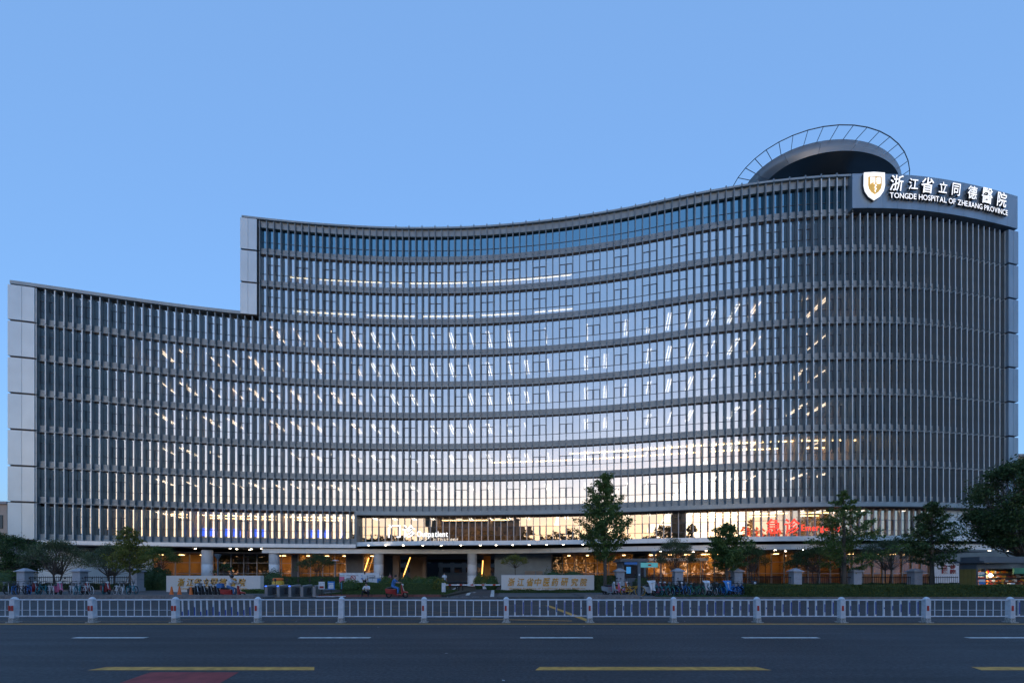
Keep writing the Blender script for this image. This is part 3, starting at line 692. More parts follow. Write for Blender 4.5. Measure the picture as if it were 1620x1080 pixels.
# ------------------------------------------------------------------ signs on the building
SG1 = empty('rooftop_sign', tuple(P2(SA(1480), -.3)[0] + Vector((0, 0, 42.5))), 'curved blue-grey rooftop sign with white Chinese and English lettering and shield emblem', 'sign')
s = SA(1345); e_ = SG(1610, -.3); nP = 13; st = (e_ - s) / nP
for i in range(nP):
    b = MB(); ribbon(b, s + i * st + .008, s + (i + 1) * st - .008, -.3, .6, 42.4, 46.22, .9); b.build('sign_panel', 'signboard', SG1)
ext = .22
def on_arc(px, z, o=-.3 - ext - .02):
    sa = SG(px, o); p, t, n = P2(sa, o); return sa, Vector((p.x, p.y, z)), t
for px, ch, hgt in zip((1417.4, 1443.7, 1466, 1490, 1511, 1537, 1560, 1583), '浙江省立同德醫院', (1.75, 1.25, 1.75, 1.25, 1.4, 1.5, 1.8, 1.75)):
    _, c, t = on_arc(px, 45.0); letter('character', ch, 1.8, c - Vector((0, 0, .1)), t, (0, 0, 1), 'letter_white', SG1, ext / 2, .02, .15, fit=(hgt * .92, hgt), side='letter_side')
txt = 'TONGDE HOSPITAL OF ZHEJIANG PROVINCE'; wd = []
for ch in txt: wd.append(.3 if ch == ' ' else float((lambda q: q[1][0] - q[0][0])(meshbounds(glyph(ch, 1, 0, .02)))) + .09)
sa0, sa1 = SG(1406.5, -.5), SG(1593.5, -.5); tot = sum(wd); acc = 0
for ch, w_ in zip(txt, wd):
    q = (acc + w_ / 2) / tot; acc += w_
    if ch == ' ': continue
    p, t, n = P2(sa0 + (sa1 - sa0) * q, -.3 - ext * .75)
    letter('letter', ch, .82, Vector((p.x, p.y, 43.6)), t, (0, 0, 1), 'letter_white', SG1, ext / 2.2, .008, 0, fit=((w_ - .09) / tot * (sa1 - sa0), .6), side='letter_side')
# shield emblem
sa, c, t = on_arc(1383, 44.62, -.55); n = Vector((t.y, -t.x, 0)); up = Vector((0, 0, 1))
def shield(sc_, off, th, mname, nm):
    out = [(-1.1, 1.35), (0, 1.42), (1.1, 1.35), (1.12, 0), (.98, -.6), (.6, -1.15), (0, -1.55), (-.6, -1.15), (-.98, -.6), (-1.12, 0)]
    b = MB(); k = len(out)
    for d in (off, off + th):
        for x, z in out: b.v.append(tuple(c + t * x * sc_ + up * z * sc_ + n * d))
    b.f = [tuple(range(k)), tuple(range(2 * k - 1, k - 1, -1))] + [(i, i + k, (i + 1) % k + k, (i + 1) % k) for i in range(k)]; b.mi = [0] * len(b.f)
    return b.build(nm, mname, SG1)
shield(1.04, -.25, .2, 'letter_side', 'shield_return'); shield(1.04, -.04, .1, 'letter_white', 'shield'); shield(.66, .07, .05, 'goldplate', 'shield_plate')
for dx, ch in ((-.3, '同'), (.32, '德')): letter('emblem_character', ch, .7, c + t * dx + up * .42 + n * .16, t, up, 'letter_white', SG1, .02, .01, 0, fit=(.52, .75))
b = MB(); b.tube([c + n * .15 + up * .0, c + n * .15 - up * .85], .035, 6)
pts = [c + n * .18 + up * (-.05 - .1 * i) + t * (.11 * math.sin(i * 1.7)) for i in range(8)]; b.tube(pts, .035, 5); b.build('emblem_staff', 'letter_white', SG1)

def sign_on_canopy(name, label, chars, latin, pc, pl, m, zc, zl, gs, ls, o=-2.6, bold=.02):
    p = P2(SG(sum(pc) / len(pc), o), o)[0]
    g = empty(name, (p.x, p.y, 5.75), label, 'sign')
    for px, ch in zip(pc, chars):
        sa = SG(px, o); p, t, n = P2(sa, o); letter('character', ch, gs, Vector((p.x, p.y, zc)), t, (0, 0, 1), m, g, .06, bold, 0, fit=(gs * .95, gs))
        b = MB().tube([(p.x - n.x * .1, p.y - n.y * .1, 5.74), (p.x - n.x * .1, p.y - n.y * .1, zc)], .03, 4); b.build('post', 'frame', g)
    ws = [float((lambda q: q[1][0] - q[0][0])(meshbounds(glyph(ch, 1, 0, .02)))) + .1 for ch in latin]; tot = sum(ws); acc = 0; s0, s1 = SG(pl[0], o), SG(pl[1], o)
    for ch, w_ in zip(latin, ws):
        sa = s0 + (s1 - s0) * (acc + w_ / 2) / tot; acc += w_; p, t, n = P2(sa, o)
        lo, hi = meshbounds(glyph(ch, ls, 0, .0)); 
        letter('letter', ch, ls, Vector((p.x, p.y, zl + (lo[1] + hi[1]) / 2)), t, (0, 0, 1), m, g, .03, .01, 0, fit=((w_ - .1) / tot * (s1 - s0) * .96, hi[1] - lo[1]))
    rl = MB(); ribbon(rl, s0, s1, o + .08, o + .12, zl - .1, zl - .06); rl.build('rail', 'frame', g)
sign_on_canopy('outpatient_sign', 'white illuminated outpatient sign standing on the entrance canopy', '门诊', 'Outpatient', (624, 647), (659, 709), 'letter_outpatient', 6.95, 6.25, 1.6, 1.05, bold=.008)
sign_on_canopy('emergency_sign', 'red illuminated emergency sign standing on the canopy behind the roadside trees', '急诊', 'Emergency', (1224, 1253), (1267, 1331), 'letter_red', 6.85, 6.3, 1.6, 1.0, bold=.015)
# shop-like red sign at the right end, ground floor
p = P2(SG(1497, 5.5), 5.5)[0]; Yr = p.y - 8; RS = empty('red_lettered_sign', (XP(1498, Yr), Yr, .15), 'pale board with red characters behind the iron fence beside the kiosk', 'sign')
b = MB(); b.box(XP(1474, Yr), XP(1521, Yr), Yr, Yr + .15, .15, ZP(889, Yr)); b.build('board', 'white', RS)
for px, py, ch in ((1494, 896, '急'), (1507, 896, '诊'), (1494, 903.5, '医'), (1507, 903.5, '院')):
    letter('character', ch, .5, Vector((XP(px, Yr), Yr - .05, ZP(py, Yr))), (1, 0, 0), (0, 0, 1), 'red', RS, .02, .02, 0, fit=(.6, .48))

# ------------------------------------------------------------------ vegetation
def tree(name, label, x, y, z0, h, kind, R0, seed, leafm='leaf', base=.25, nb=46, leaves_n=9000, ls=.085, bark='bark', stems=1, lean=0, rise=.55, pw=.75, group=None, tr=None):
    rg = np.random.default_rng(seed); T = empty(name, (x, y, z0), label, 'tree' if h > 2.4 else 'shrub', group)
    tr = tr or .018 * h + .03; C = []; b = MB()
    if kind == 'cone':
        top = Vector((x + lean, y, z0 + h)); mid = Vector((x + lean * .3, y, z0 + h * .5))
        b.tube([(x, y, z0 - .1), (x + .02, y, z0 + h * .2), mid, (x + lean * .7, y, z0 + h * .8), top], [tr * 1.15, tr * .9, tr * .6, tr * .3, .01], 8)
        for i in range(nb):
            t = base + (1 - base) * ((i + rg.random()) / nb) ** .95; a = i * 2.4 + rg.uniform(-.5, .5); q = (t - base) / (1 - base)
            prof = min(1, (q + .12) / .28) * (1 - q) ** pw; L = R0 * prof * rg.uniform(.62, 1.18) + .12
            o = Vector((x + lean * t * t, y, z0 + h * t * .97)); d = Vector((math.cos(a), math.sin(a), 0)); pts = [o]
            for j in range(1, 5): u = j / 4; pts.append(o + d * L * u + Vector((0, 0, L * rise * (u ** 1.4)))+ Vector(rg.normal(size=3) * .05 * L))
            b.tube(pts, [tr * .28 * (1 - t) + .014] + [.012 + tr * .15 * (1 - t)] * 2 + [.008, .004], 4, False)
            m = int(leaves_n / nb * (L / R0 + .15) * 1.6); u = rg.uniform(.15, 1.05, m) ** .8
            idx = np.clip(u * 4, 0, 3.999); i0 = idx.astype(int); fr = idx - i0; P = np.array([tuple(p) for p in pts])
            c = P[i0] * (1 - fr[:, None]) + P[i0 + 1] * fr[:, None]
            cl_ = rg.integers(0, 7, m); offs = rg.normal(size=(7, 3)) * np.array([.2, .2, .12]) * (.3 + .30 * L)
            C.append(c + offs[cl_] + rg.normal(size=(m, 3)) * np.array([.12, .12, .085]) * (.6 + .25 * L))
    else:   # umbrella / round crowns from several stems
        top = h; sts = stems; k = 0
        for s_ in range(sts):
            a = s_ * 6.283 / sts + rg.uniform(-.3, .3); f = .25 if sts > 1 else 0
            fork = Vector((x + math.cos(a) * R0 * f * .6, y + math.sin(a) * R0 * f * .6, z0 + h * base)); foot = Vector((x + math.cos(a) * .12 * (sts > 1), y + math.sin(a) * .12 * (sts > 1), z0 - .1))
            b.tube([foot, (foot + fork) / 2 + Vector(rg.normal(size=3) * .05), fork], [tr, tr * .8, tr * .65], 6)
            for i in range(nb // sts):
                if kind == 'umbrella': th = rg.uniform(.05, 1.42); q_ = rg.uniform(.8, 1.0); rr_ = R0 * math.sin(th) * q_; zz = z0 + h * (base + .12) + h * (.88 - base) * math.cos(th) * q_
                else: th = math.acos(rg.uniform(-.75, 1)); rr_ = R0 * math.sin(th) * rg.uniform(.7, 1.05); zz = z0 + h * (base + (1 - base) * (.5 + .48 * math.cos(th)))
                a2 = rg.uniform(0, 6.283); e = Vector((x + math.cos(a2) * rr_, y + math.sin(a2) * rr_, zz)); mid = fork.lerp(e, .5) + Vector(rg.normal(size=3) * .07 * R0)
                b.tube([fork, mid, e], [tr * .35, tr * .2, .006], 4, False)
                for w_ in range(3): e2 = e + Vector(rg.normal(size=3)) * R0 * .12; b.tube([mid.lerp(e, .5), e2], [.01, .004], 3, False)
                m = int(leaves_n / nb); sg = np.array([.13, .13, .075 if kind == 'umbrella' else .10]) * R0 * rg.uniform(.6, 1.1)
                C.append(np.array(e) + rg.normal(size=(m, 3)) * sg)
    b.build('trunk', bark, T, smooth=True); C = np.concatenate(C)
    leaves('crown', C, ls, leafm, T); return T
def bush(name, label, x, y, z0, r, leafm='leafdark', n=1500, ls=.05, cat='shrub', group=None, name2='foliage'):
    T = empty(name, (x, y, z0), label, cat, group); rx, ry, rz = r
    d = RNG.normal(size=(n, 3)); d /= np.linalg.norm(d, axis=1)[:, None]; d[:, 2] = np.abs(d[:, 2]) * 1.0
    bumps = 1 + .12 * np.sin(d[:, 0] * 7 + x) * np.cos(d[:, 1] * 6) + RNG.normal(size=n) * .06
    C = np.array([x, y, z0 + .15 * rz]) + d * bumps[:, None] * np.array([rx, ry, rz * .85]); leaves(name2, C, ls, leafm, T)
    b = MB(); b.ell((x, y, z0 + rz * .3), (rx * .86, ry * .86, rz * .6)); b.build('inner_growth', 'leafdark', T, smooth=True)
    b = MB(); b.tube([(x, y, z0 - .05), (x, y, z0 + rz * .3)], .03, 5); b.build('stem', 'bark', T); return T
def hedge(name, label, x0, x1, y0, y1, z0, z1, leafm='leafdark', dens=330, ls=.045, cat='hedge'):
    T = empty(name, ((x0 + x1) / 2, (y0 + y1) / 2, z0), label, cat); C = []
    A = [((x1 - x0) * (z1 - z0), 'f'), ((x1 - x0) * (y1 - y0), 't'), ((y1 - y0) * (z1 - z0), 'l'), ((y1 - y0) * (z1 - z0), 'r')]
    for ar, s_ in A:
        n = int(ar * dens); u = RNG.random(n); v = RNG.random(n); j = np.abs(RNG.normal(size=n)) * .05 - .02
        X = x0 + (x1 - x0) * u; Z = z0 + (z1 - z0) * v + .03 * np.sin(X * 1.7); Yv = y0 + (y1 - y0) * v
        if s_ == 'f': C.append(np.stack([X, y0 + j, Z], 1))
        elif s_ == 't': C.append(np.stack([X, Yv, z1 - j + .03 * np.sin(X * 1.7) + .02 * np.sin(X * 5)], 1))
        elif s_ == 'l': C.append(np.stack([x0 + j, y0 + (y1 - y0) * u, Z], 1))
        else: C.append(np.stack([x1 - j, y0 + (y1 - y0) * u, Z], 1))
    leaves('foliage', np.concatenate(C), ls, leafm, T)
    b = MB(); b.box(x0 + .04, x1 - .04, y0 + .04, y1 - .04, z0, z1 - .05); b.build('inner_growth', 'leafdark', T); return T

def TP(px, Y): return XP(px, Y), Y
x, y = TP(957, 34.6); tree('ginkgo_tree', 'tall dense conical ginkgo beside the wall with nine gold characters', x, y, .13, 10.1, 'cone', 2.35, 1, nb=58, leaves_n=12500, ls=.09, base=.25, rise=.7, pw=.6, tr=.15)
x, y = TP(1335, 37.2); tree('ginkgo_tree', 'wide open ginkgo with layered branches in front of the red emergency sign', x, y, .13, 9.4, 'cone', 3.9, 2, nb=38, leaves_n=9500, ls=.095, base=.2, rise=.28, pw=.95)
x, y = TP(1474, 36.5); tree('ginkgo_tree', 'conical street tree left of the lit kiosk', x, y, .13, 8.2, 'cone', 2.9, 3, nb=46, leaves_n=9500, ls=.09, base=.28, rise=.35, pw=.85, leafm='leafdark')
x, y = TP(1150, 36.5); tree('ginkgo_tree', 'short ginkgo with bushy crown right of the row of bicycles', x, y, .13, 6.1, 'cone', 2.1, 4, nb=42, leaves_n=9000, ls=.09, base=.32, rise=.4, pw=.7)
x, y = TP(1622, 34); tree('broadleaf_tree', 'big dark round tree above the kiosk at the right edge', x, y, .13, 10.9, 'round', 3.3, 5, nb=120, leaves_n=36000, ls=.09, base=.26, leafm='leafdark', tr=.2)
x, y = TP(1068, 41); tree('umbrella_tree', 'flat-topped grey-green tree behind the bicycles left of the short ginkgo', x, y, .15, 5.1, 'umbrella', 1.95, 6, nb=60, leaves_n=7500, ls=.055, base=.35, leafm='leafgrey', stems=4, tr=.06)
x, y = TP(1190, 42); tree('umbrella_tree', 'small round tree close behind the short ginkgo', x, y, .15, 4.3, 'umbrella', 1.8, 7, nb=50, leaves_n=6500, ls=.06, base=.4, leafm='leafdark', stems=3, tr=.06)
x, y = TP(1290, 42); tree('umbrella_tree', 'multi-stemmed dark tree behind the fence left of the wide ginkgo', x, y, .15, 4.2, 'umbrella', 2.6, 8, nb=60, leaves_n=7000, ls=.06, base=.4, leafm='leafdark', stems=4, tr=.06)
x, y = TP(1405, 42); tree('umbrella_tree', 'grey-green multi-stemmed tree behind the fence right of the wide ginkgo', x, y, .15, 4.8, 'umbrella', 2.6, 9, nb=70, leaves_n=8000, ls=.06, base=.4, leafm='leafgrey', stems=4, tr=.06)
x, y = TP(90, 41); tree('umbrella_tree', 'leftmost broad umbrella-shaped tree beneath the white corner panels', x, y, .15, 4.8, 'umbrella', 2.8, 10, nb=90, leaves_n=11000, ls=.055, base=.3, leafm='leafgrey', stems=4, tr=.07)
x, y = TP(176, 41); tree('umbrella_tree', 'umbrella-shaped tree behind the fence, touching the yellow ginkgo', x, y, .15, 4.4, 'umbrella', 2.3, 11, nb=76, leaves_n=9000, ls=.055, base=.3, leafm='leafgrey', stems=4, tr=.07)
x, y = TP(205, 35); tree('ginkgo_tree', 'yellowing young ginkgo propped on stakes near the left pillar', x, y, .13, 5.6, 'cone', 1.75, 12, nb=34, leaves_n=5200, ls=.075, base=.28, rise=.4, pw=.6, leafm='leafyellow', tr=.07)
x, y = TP(14, 42); tree('broadleaf_tree', 'very dark dense tree at the left edge of the picture', x, y, .15, 5.4, 'round', 3.0, 13, nb=70, leaves_n=15000, ls=.085, base=.12, leafm='leafdark')
x, y = TP(253, 42); tree('broadleaf_tree', 'small low tree left of the first stone name wall', x, y, .15, 4.2, 'umbrella', 1.8, 14, nb=44, leaves_n=5600, ls=.06, base=.5, leafm='leaf', stems=3, tr=.05)
x, y = TP(503, 46); tree('patio_tree', 'small multi-stemmed tree in front of the orange-lit lobby', x, y, .15, 3.6, 'umbrella', 1.9, 15, nb=40, leaves_n=4200, ls=.055, base=.5, leafm='leafdark', stems=5, tr=.05)
x, y = TP(476, 45); tree('patio_tree', 'thin sapling left of the multi-stemmed lobby tree', x, y, .15, 2.9, 'umbrella', .75, 16, nb=16, leaves_n=1100, ls=.05, base=.5, leafm='leafgrey', stems=2, tr=.03)
x, y = TP(815, 44); tree('patio_tree', 'feathery small tree showing above the second stone name wall', x, y, .15, 3.5, 'umbrella', 1.5, 17, nb=40, leaves_n=2600, ls=.055, base=.62, leafm='leafyellow', tr=.05)
x, y = TP(355, 44); tree('pine_shrub', 'low spreading pine beside the first column above the stone wall', x, y, .15, 2.6, 'umbrella', .9, 18, nb=20, leaves_n=1500, ls=.05, base=.5, leafm='leafdark', tr=.04)
# staked props of the yellow ginkgo
x, y = TP(205, 35); P_ = empty('tree_stake', (x, y, .13), 'timber tripod propping the yellowing young ginkgo', 'tree stake')
for a in (0, 2.1, 4.2): MB().tube([(x + .55 * math.cos(a), y + .55 * math.sin(a), .13), (x + .08 * math.cos(a), y + .08 * math.sin(a), 1.5)], .03, 5).build('stake', 'barkpale', P_)
hedge('hedge', 'long clipped dark hedge running to the right along the kerb', XP(1192, 27.7), 46, 27.75, 28.9, .1, .93, 'leafhedge', 420, .05)
hedge('hedge', 'low dark strip of planting in front of the right bicycles', XP(1040, 27.7), XP(1190, 27.7), 27.8, 28.2, .1, .24, dens=500)
hedge('hedge', 'low clipped hedge at the foot of the second stone wall', XP(783, 35.5), XP(950, 35.5), 34.7, 35.4, .1, .33, 'grass', 500)
hedge('hedge', 'low green hedge at the right foot of the first stone wall', XP(372, 33), XP(424, 33), 33.1, 34.2, .1, .40, 'leaf', 500)
hedge('hedge', 'long clipped hedge across the planted island', XP(560, 38), XP(706, 38) - .2, 38.2, 39.4, .1, .85, 'leaf', 320, .05)
hedge('hedge', 'low dark underplanting behind the left iron fence', XP(0, 38.6), XP(215, 38.6), 38.4, 39.2, .12, .75, 'leafdark', 250, .06)
hedge('hedge', 'low dark underplanting behind the right iron fence', XP(1030, 38.6), XP(1520, 38.6), 38.4, 39.2, .12, .80, 'leafdark', 250, .06)
for px, rz_ in ((228, 1.9), (243, 2.15), (258, 1.95)): bush('shrub', 'dark shrub between the left pillar and the first stone wall, %s of three' % {228: 'left', 243: 'middle', 258: 'right'}[px], XP(px, 39.4), 39.4, .13, (.95, .9, rz_), 'leafdark', 2200, .06)
hedge('hedge', 'dark shrubs right of the second stone wall under the tall ginkgo', XP(943, 37), XP(975, 37), 37.2, 38.2, .12, 1.5, 'leafdark', 250, .07)
hedge('hedge', 'flowering border hedge in front of the lobby glass', XP(445, 44), XP(540, 44), 43.8, 45.2, .12, 1.35, 'leafdark', 200, .07)
for i, (px, Y, r, lm, lab) in enumerate([
    (433, 40, (1.15, 1.1, 1.9), 'leafdark', 'tall dark rounded shrub left of the orange drum'), (424, 37.5, (.95, .9, 1.1), 'leafgrey', 'pale variegated round shrub right of the first stone wall'),
    (553, 38, (1.1, .8, 1.0), 'leaf', 'loose shrub in front of the white notice wall'), (612, 41, (.9, .8, 1.25), 'leaf', 'green shrub at the foot of the third column'),
    (622, 40.5, (.6, .6, .95), 'leafyellow', 'small yellow-green shrub on the island'), (641, 41, (.8, .8, 1.3), 'leaf', 'rounded shrub behind the yellow-green one'),
    (664, 39.5, (1.2, .9, 1.25), 'leaf', 'wide shrub in the middle of the island'), (684, 39, (1.0, .9, 1.25), 'leaf', 'bushy shrub near the right tip of the island'), (697, 38.4, (.7, .7, 1.1), 'leafyellow', 'light green shrub at the right tip of the island'),
    (876, 41, (1.4, 1, 2.0), 'leafdark', 'left dark shrub above the second stone wall'), (907, 41, (1.6, 1, 2.05), 'leafdark', 'right dark shrub above the second stone wall'),
    (777, 44, (.8, .8, 1.3), 'leaf', 'leafy shrub right of the white planter'), (760, 47.5, (.8, .8, 1.5), 'leafyellow', 'flowering shrub beside the fourth column'),
    (5, 37.5, (1.5, 1, 1.9), 'leaf', 'leafy shrub above the fence at the left edge'), (1012, 41, (1.2, 1, 1.7), 'leafdark', 'dark shrub behind the teal direction sign')]):
    bush('shrub', lab, XP(px, Y), Y, .13, r, lm, 1500, .055)
# the island: red kerb stones, soil, grass
isl = [(XA, 30.2), (XB, 30.2), (XB + .9, 37.9), (XA, 37.9)]
b = MB(); b.add([(p[0], p[1], 0) for p in isl] + [(p[0], p[1], .16) for p in isl], BOXF); I = b.build('island_bed', 'soil', kind='structure')
rk = MB().box(0, .98, -.16, 0, 0, .2).mesh('kerb_stone', 'redkerb')
for i in range(int((XB - XA) / 1.0)):
    o = bpy.data.objects.new('kerb_stone', rk); o.location = (XA + i * 1.0, 30.2, 0); link(o, I)
n = 26000; C = np.stack([RNG.uniform(XA + .1, XB - .1, n), RNG.uniform(30.3, 37.8, n), RNG.uniform(.16, .23, n)], 1); a = RNG.normal(size=(n, 3)) * .01; up_ = np.stack([RNG.normal(size=n) * .02, RNG.normal(size=n) * .02, RNG.uniform(.04, .08, n)], 1)
g = quads('grass', C, up_, a + np.array([.012, 0, 0]), 'grass'); tag(g, 'mown green grass on the planted island in front of the hedge', 'grass', kind='stuff')

# ------------------------------------------------------------------ stone name walls
def name_wall(label, px0, px1, ytop, Y, chars, cpx, cy, sub, spx, sy):
    T = empty('name_wall', (XP((px0 + px1) / 2, Y), Y, .1), label, 'name wall'); zt = ZP(ytop, Y); x0, x1 = XP(px0, Y), XP(px1, Y); n = 4
    for i in range(n):
        b = MB(); b.box(x0 + (x1 - x0) * i / n + .003, x0 + (x1 - x0) * (i + 1) / n - .003, Y, Y + .5, .08, zt); b.build('stone_slab', 'granite', T)
    for ch, px in zip(chars, cpx): letter('character', ch, .6, Vector((XP(px, Y), Y - .03, ZP(cy, Y))), (1, 0, 0), (0, 0, 1), 'gold', T, .025, .008, .2, fit=(.64, .70))
    o = letter('small_lettering', sub, .2, Vector((XP(sum(spx) / 2, Y), Y - .015, ZP(sy, Y))), (1, 0, 0), (0, 0, 1), 'gold', T, .008, .002, 0, fit=(XP(spx[1], Y) - XP(spx[0], Y), .17))
name_wall('left pale stone wall with eight gold calligraphic characters, scooters parked before it', 263, 412, 910, 36, '浙江省立同德醫院', (287, 301, 313, 326, 339, 353, 368.5, 383), 920.5, 'TONGDE HOSPITAL OF ZHEJIANG PROVINCE', (283, 391), 931)
name_wall('right pale stone wall with nine gold characters and small English lettering', 793, 940, 909, 36, '浙江省中医药研究院', (809, 823.6, 838.8, 851, 864.5, 878, 893.4, 908.7, 923), 920, 'Zhejiang Academy of Traditional Chinese Medicine', (805, 926), 930.5)

# ------------------------------------------------------------------ fence pillars and iron fences
ORD = ['first', 'second', 'third', 'fourth', 'fifth', 'sixth', 'seventh', 'eighth', 'ninth', 'tenth', 'eleventh', 'twelfth', 'thirteenth', 'fourteenth', 'fifteenth']
def pillar(px, label):
    Y = 37.3; x = XP(px, Y); T = empty('fence_pillar', (x, Y, .13), label, 'pillar', 'stone pillars of the iron fence')
    MB().box(x - .43, x + .43, Y - .43, Y + .43, .12, .45).build('plinth', 'pillar', T)
    MB().box(x - .36, x + .36, Y - .36, Y + .36, .45, 1.2).box(x - .36, x + .36, Y - .36, Y + .36, 1.215, 1.9).build('shaft', 'pillar', T)
    b = MB(); b.box(x - .5, x + .5, Y - .5, Y + .5, 1.9, 1.98); q = .46
    b.hexa([(x - q, Y - q, 1.98), (x + q, Y - q, 1.98), (x + q, Y + q, 1.98), (x - q, Y + q, 1.98)], [(x - .1, Y - .1, 2.22), (x + .1, Y - .1, 2.22), (x + .1, Y + .1, 2.22), (x - .1, Y + .1, 2.22)]); b.build('cap', 'pillar', T)
lp = (40, 127, 216); rp = (980, 1072, 1165, 1258, 1352, 1447)
for i, px in enumerate(lp): pillar(px, ['grey stone pillar nearest the left edge of the picture', 'middle of the three left stone pillars', 'stone pillar just left of the first name wall, beside the staked ginkgo'][i])
for i, px in enumerate(rp): pillar(px, ['stone pillar beside the tall ginkgo trunk', 'stone pillar behind the middle of the bicycles', 'stone pillar behind the blue-covered scooter', 'stone pillar left of the wide ginkgo trunk above the hedge', 'stone pillar right of the wide ginkgo trunk', 'stone pillar by the conical tree nearest the kiosk'][i])
bar_me = MB().tube([(0, 0, .25), (0, 0, 1.5)], .014, 4).mesh('bar', 'iron')
def fence(px0, px1, label):
    Y = 37.3; x0, x1 = XP(px0, Y) + .36, XP(px1, Y) - .36; T = empty('iron_fence', ((x0 + x1) / 2, Y, .13), label, 'fence', 'black iron fence panels')
    MB().box(x0, x1, Y - .02, Y + .02, .32, .37).build('bottom_rail', 'iron', T); MB().box(x0, x1, Y - .02, Y + .02, 1.36, 1.42).build('top_rail', 'iron', T)
    MB().box(x0, x1, Y - .14, Y + .14, .12, .24).build('footing', 'kerb', T)
    pieces('bar', [(Matrix.Translation((x, Y, 0)), 1) for x in np.arange(x0 + .1, x1, .17)], bar_me, T)
fence(-50, 40, 'black iron fence running off the left edge'); fence(40, 127, 'black iron fence between the first and second left pillars'); fence(127, 216, 'black iron fence between the second and third left pillars')
for i, (a, c) in enumerate(zip(rp[:-1], rp[1:])): fence(a, c, 'black iron fence between the %s and %s pillars right of the tall ginkgo' % (ORD[i], ORD[i + 1]))
fence(1447, 1522, 'black iron fence between the last pillar and the kiosk')

# ------------------------------------------------------------------ roadside guard rail
posts = (-110, 22, 147, 278, 408, 540, 671, 801, 933, 1065, 1198, 1331, 1465, 1598, 1730); YR = 14.5
thin_idx = {0: 'thin', 1: 'thin', 2: 'thin', 3: 'wide', 4: 'mid', 5: 'mid', 6: 'mid', 7: 'stripe', 8: 'stripe', 9: 'stripe', 10: 'stripe', 11: 'stripe', 12: 'thin', 13: 'stripe'}
post_me = {}
def post_mesh(n):
    b = MB(); b.box(-.085, .085, -.085, .085, .16, .80); b.cur = 0
    b.lathe([(.10, .80), (.10, .84), (.075, .87), (.04, .90), (.001, .91)], (0, 0, 0), 10); return b.mesh('post', 'railw')
pm1 = post_mesh(0); foot_me = MB().box(-.09, .09, -.09, .09, .0, .16).box(-.14, .14, -.14, .14, 0, .03).mesh('foot', 'raildirt'); refl_me = MB().box(-.035, .035, -.012, 0, .42, .60).mesh('reflector', 'railred')
for i, px in enumerate(posts[:-1]):
    x0, x1 = XP(px, YR), XP(posts[i + 1], YR); st = thin_idx[i]; j = random.uniform(-.012, .012)
    desc = {'thin': 'with thin plain balusters', 'wide': 'with close white balusters tipped blue', 'mid': 'with widely spaced white balusters', 'stripe': 'with flat white balusters striped blue'}[st]
    lab = ('white guard rail section cut by the left edge of the picture' if i == 0 else '%s whole white guard rail section from the left, %s' % (ORD[i - 1], desc)) if i < 13 else 'white guard rail section cut by the right edge of the picture'
    T = empty('guard_rail', (x0, YR, 0), lab, 'guard rail', 'white guard rail sections along the road')
    for nme, me, loc in (('post', pm1, (x0, YR, 0)), ('foot', foot_me, (x0, YR, 0))): o = bpy.data.objects.new(nme, me); o.location = loc; o.rotation_euler = (random.uniform(-.02, .02), j + random.uniform(-.015, .015), random.uniform(-.12, .12)); link(o, T)
    if i != 5:
        for dx in ((-.05, .05) if i < 4 else (-.02,)): o = bpy.data.objects.new('reflector', refl_me); o.location = (x0 + dx, YR - .088, 0); link(o, T)
    a, c = x0 + .1, x1 - .1; zt = .80 + j; zb = .22 + j
    MB().tube([(a, YR, zt), (c, YR, zt + random.uniform(-.01, .01))], .024, 6).build('top_rail', 'railw', T); MB().tube([(a, YR, zb), (c, YR, zb)], .022, 6).build('bottom_rail', 'railw', T)
    n = {'thin': 9, 'wide': 12, 'mid': 9, 'stripe': 9}[st]; wv = {'thin': .012, 'wide': .022, 'mid': .016, 'stripe': .026}[st]
    if st == 'thin': MB().tube([(a, YR, .44), (c, YR, .44)], .008, 5).build('middle_rail', 'railw', T)
    bm = MB().box(-wv, wv, -wv * .7, wv * .7, zb, zt).mesh('baluster', 'railw'); sm2 = {}
    for q in range(n):
        x = a + (c - a) * (q + .7) / (n + .4); tl = (-.02 if st == 'wide' else 0) + random.uniform(-.006, .006)
        o = bpy.data.objects.new('baluster', bm); o.location = (x, YR, 0); o.rotation_euler = (0, tl, 0); link(o, T)
        if st in ('stripe', 'wide'):
            hh = (.06, .16, .28, .42, .44)[(q + i) % 5] if st == 'stripe' else (.14, .2, .3)[q % 3]
            mid = .51 if st == 'stripe' else zb + .03 + hh / 2
            bb = MB().box(-.013 if st == 'stripe' else -wv * .9, .019, -wv * .7 - .006, 0, mid - hh / 2, mid + hh / 2); s2 = bb.build('blue_strip', 'railblue', o); s2.matrix_parent_inverse = Matrix.Identity(4)
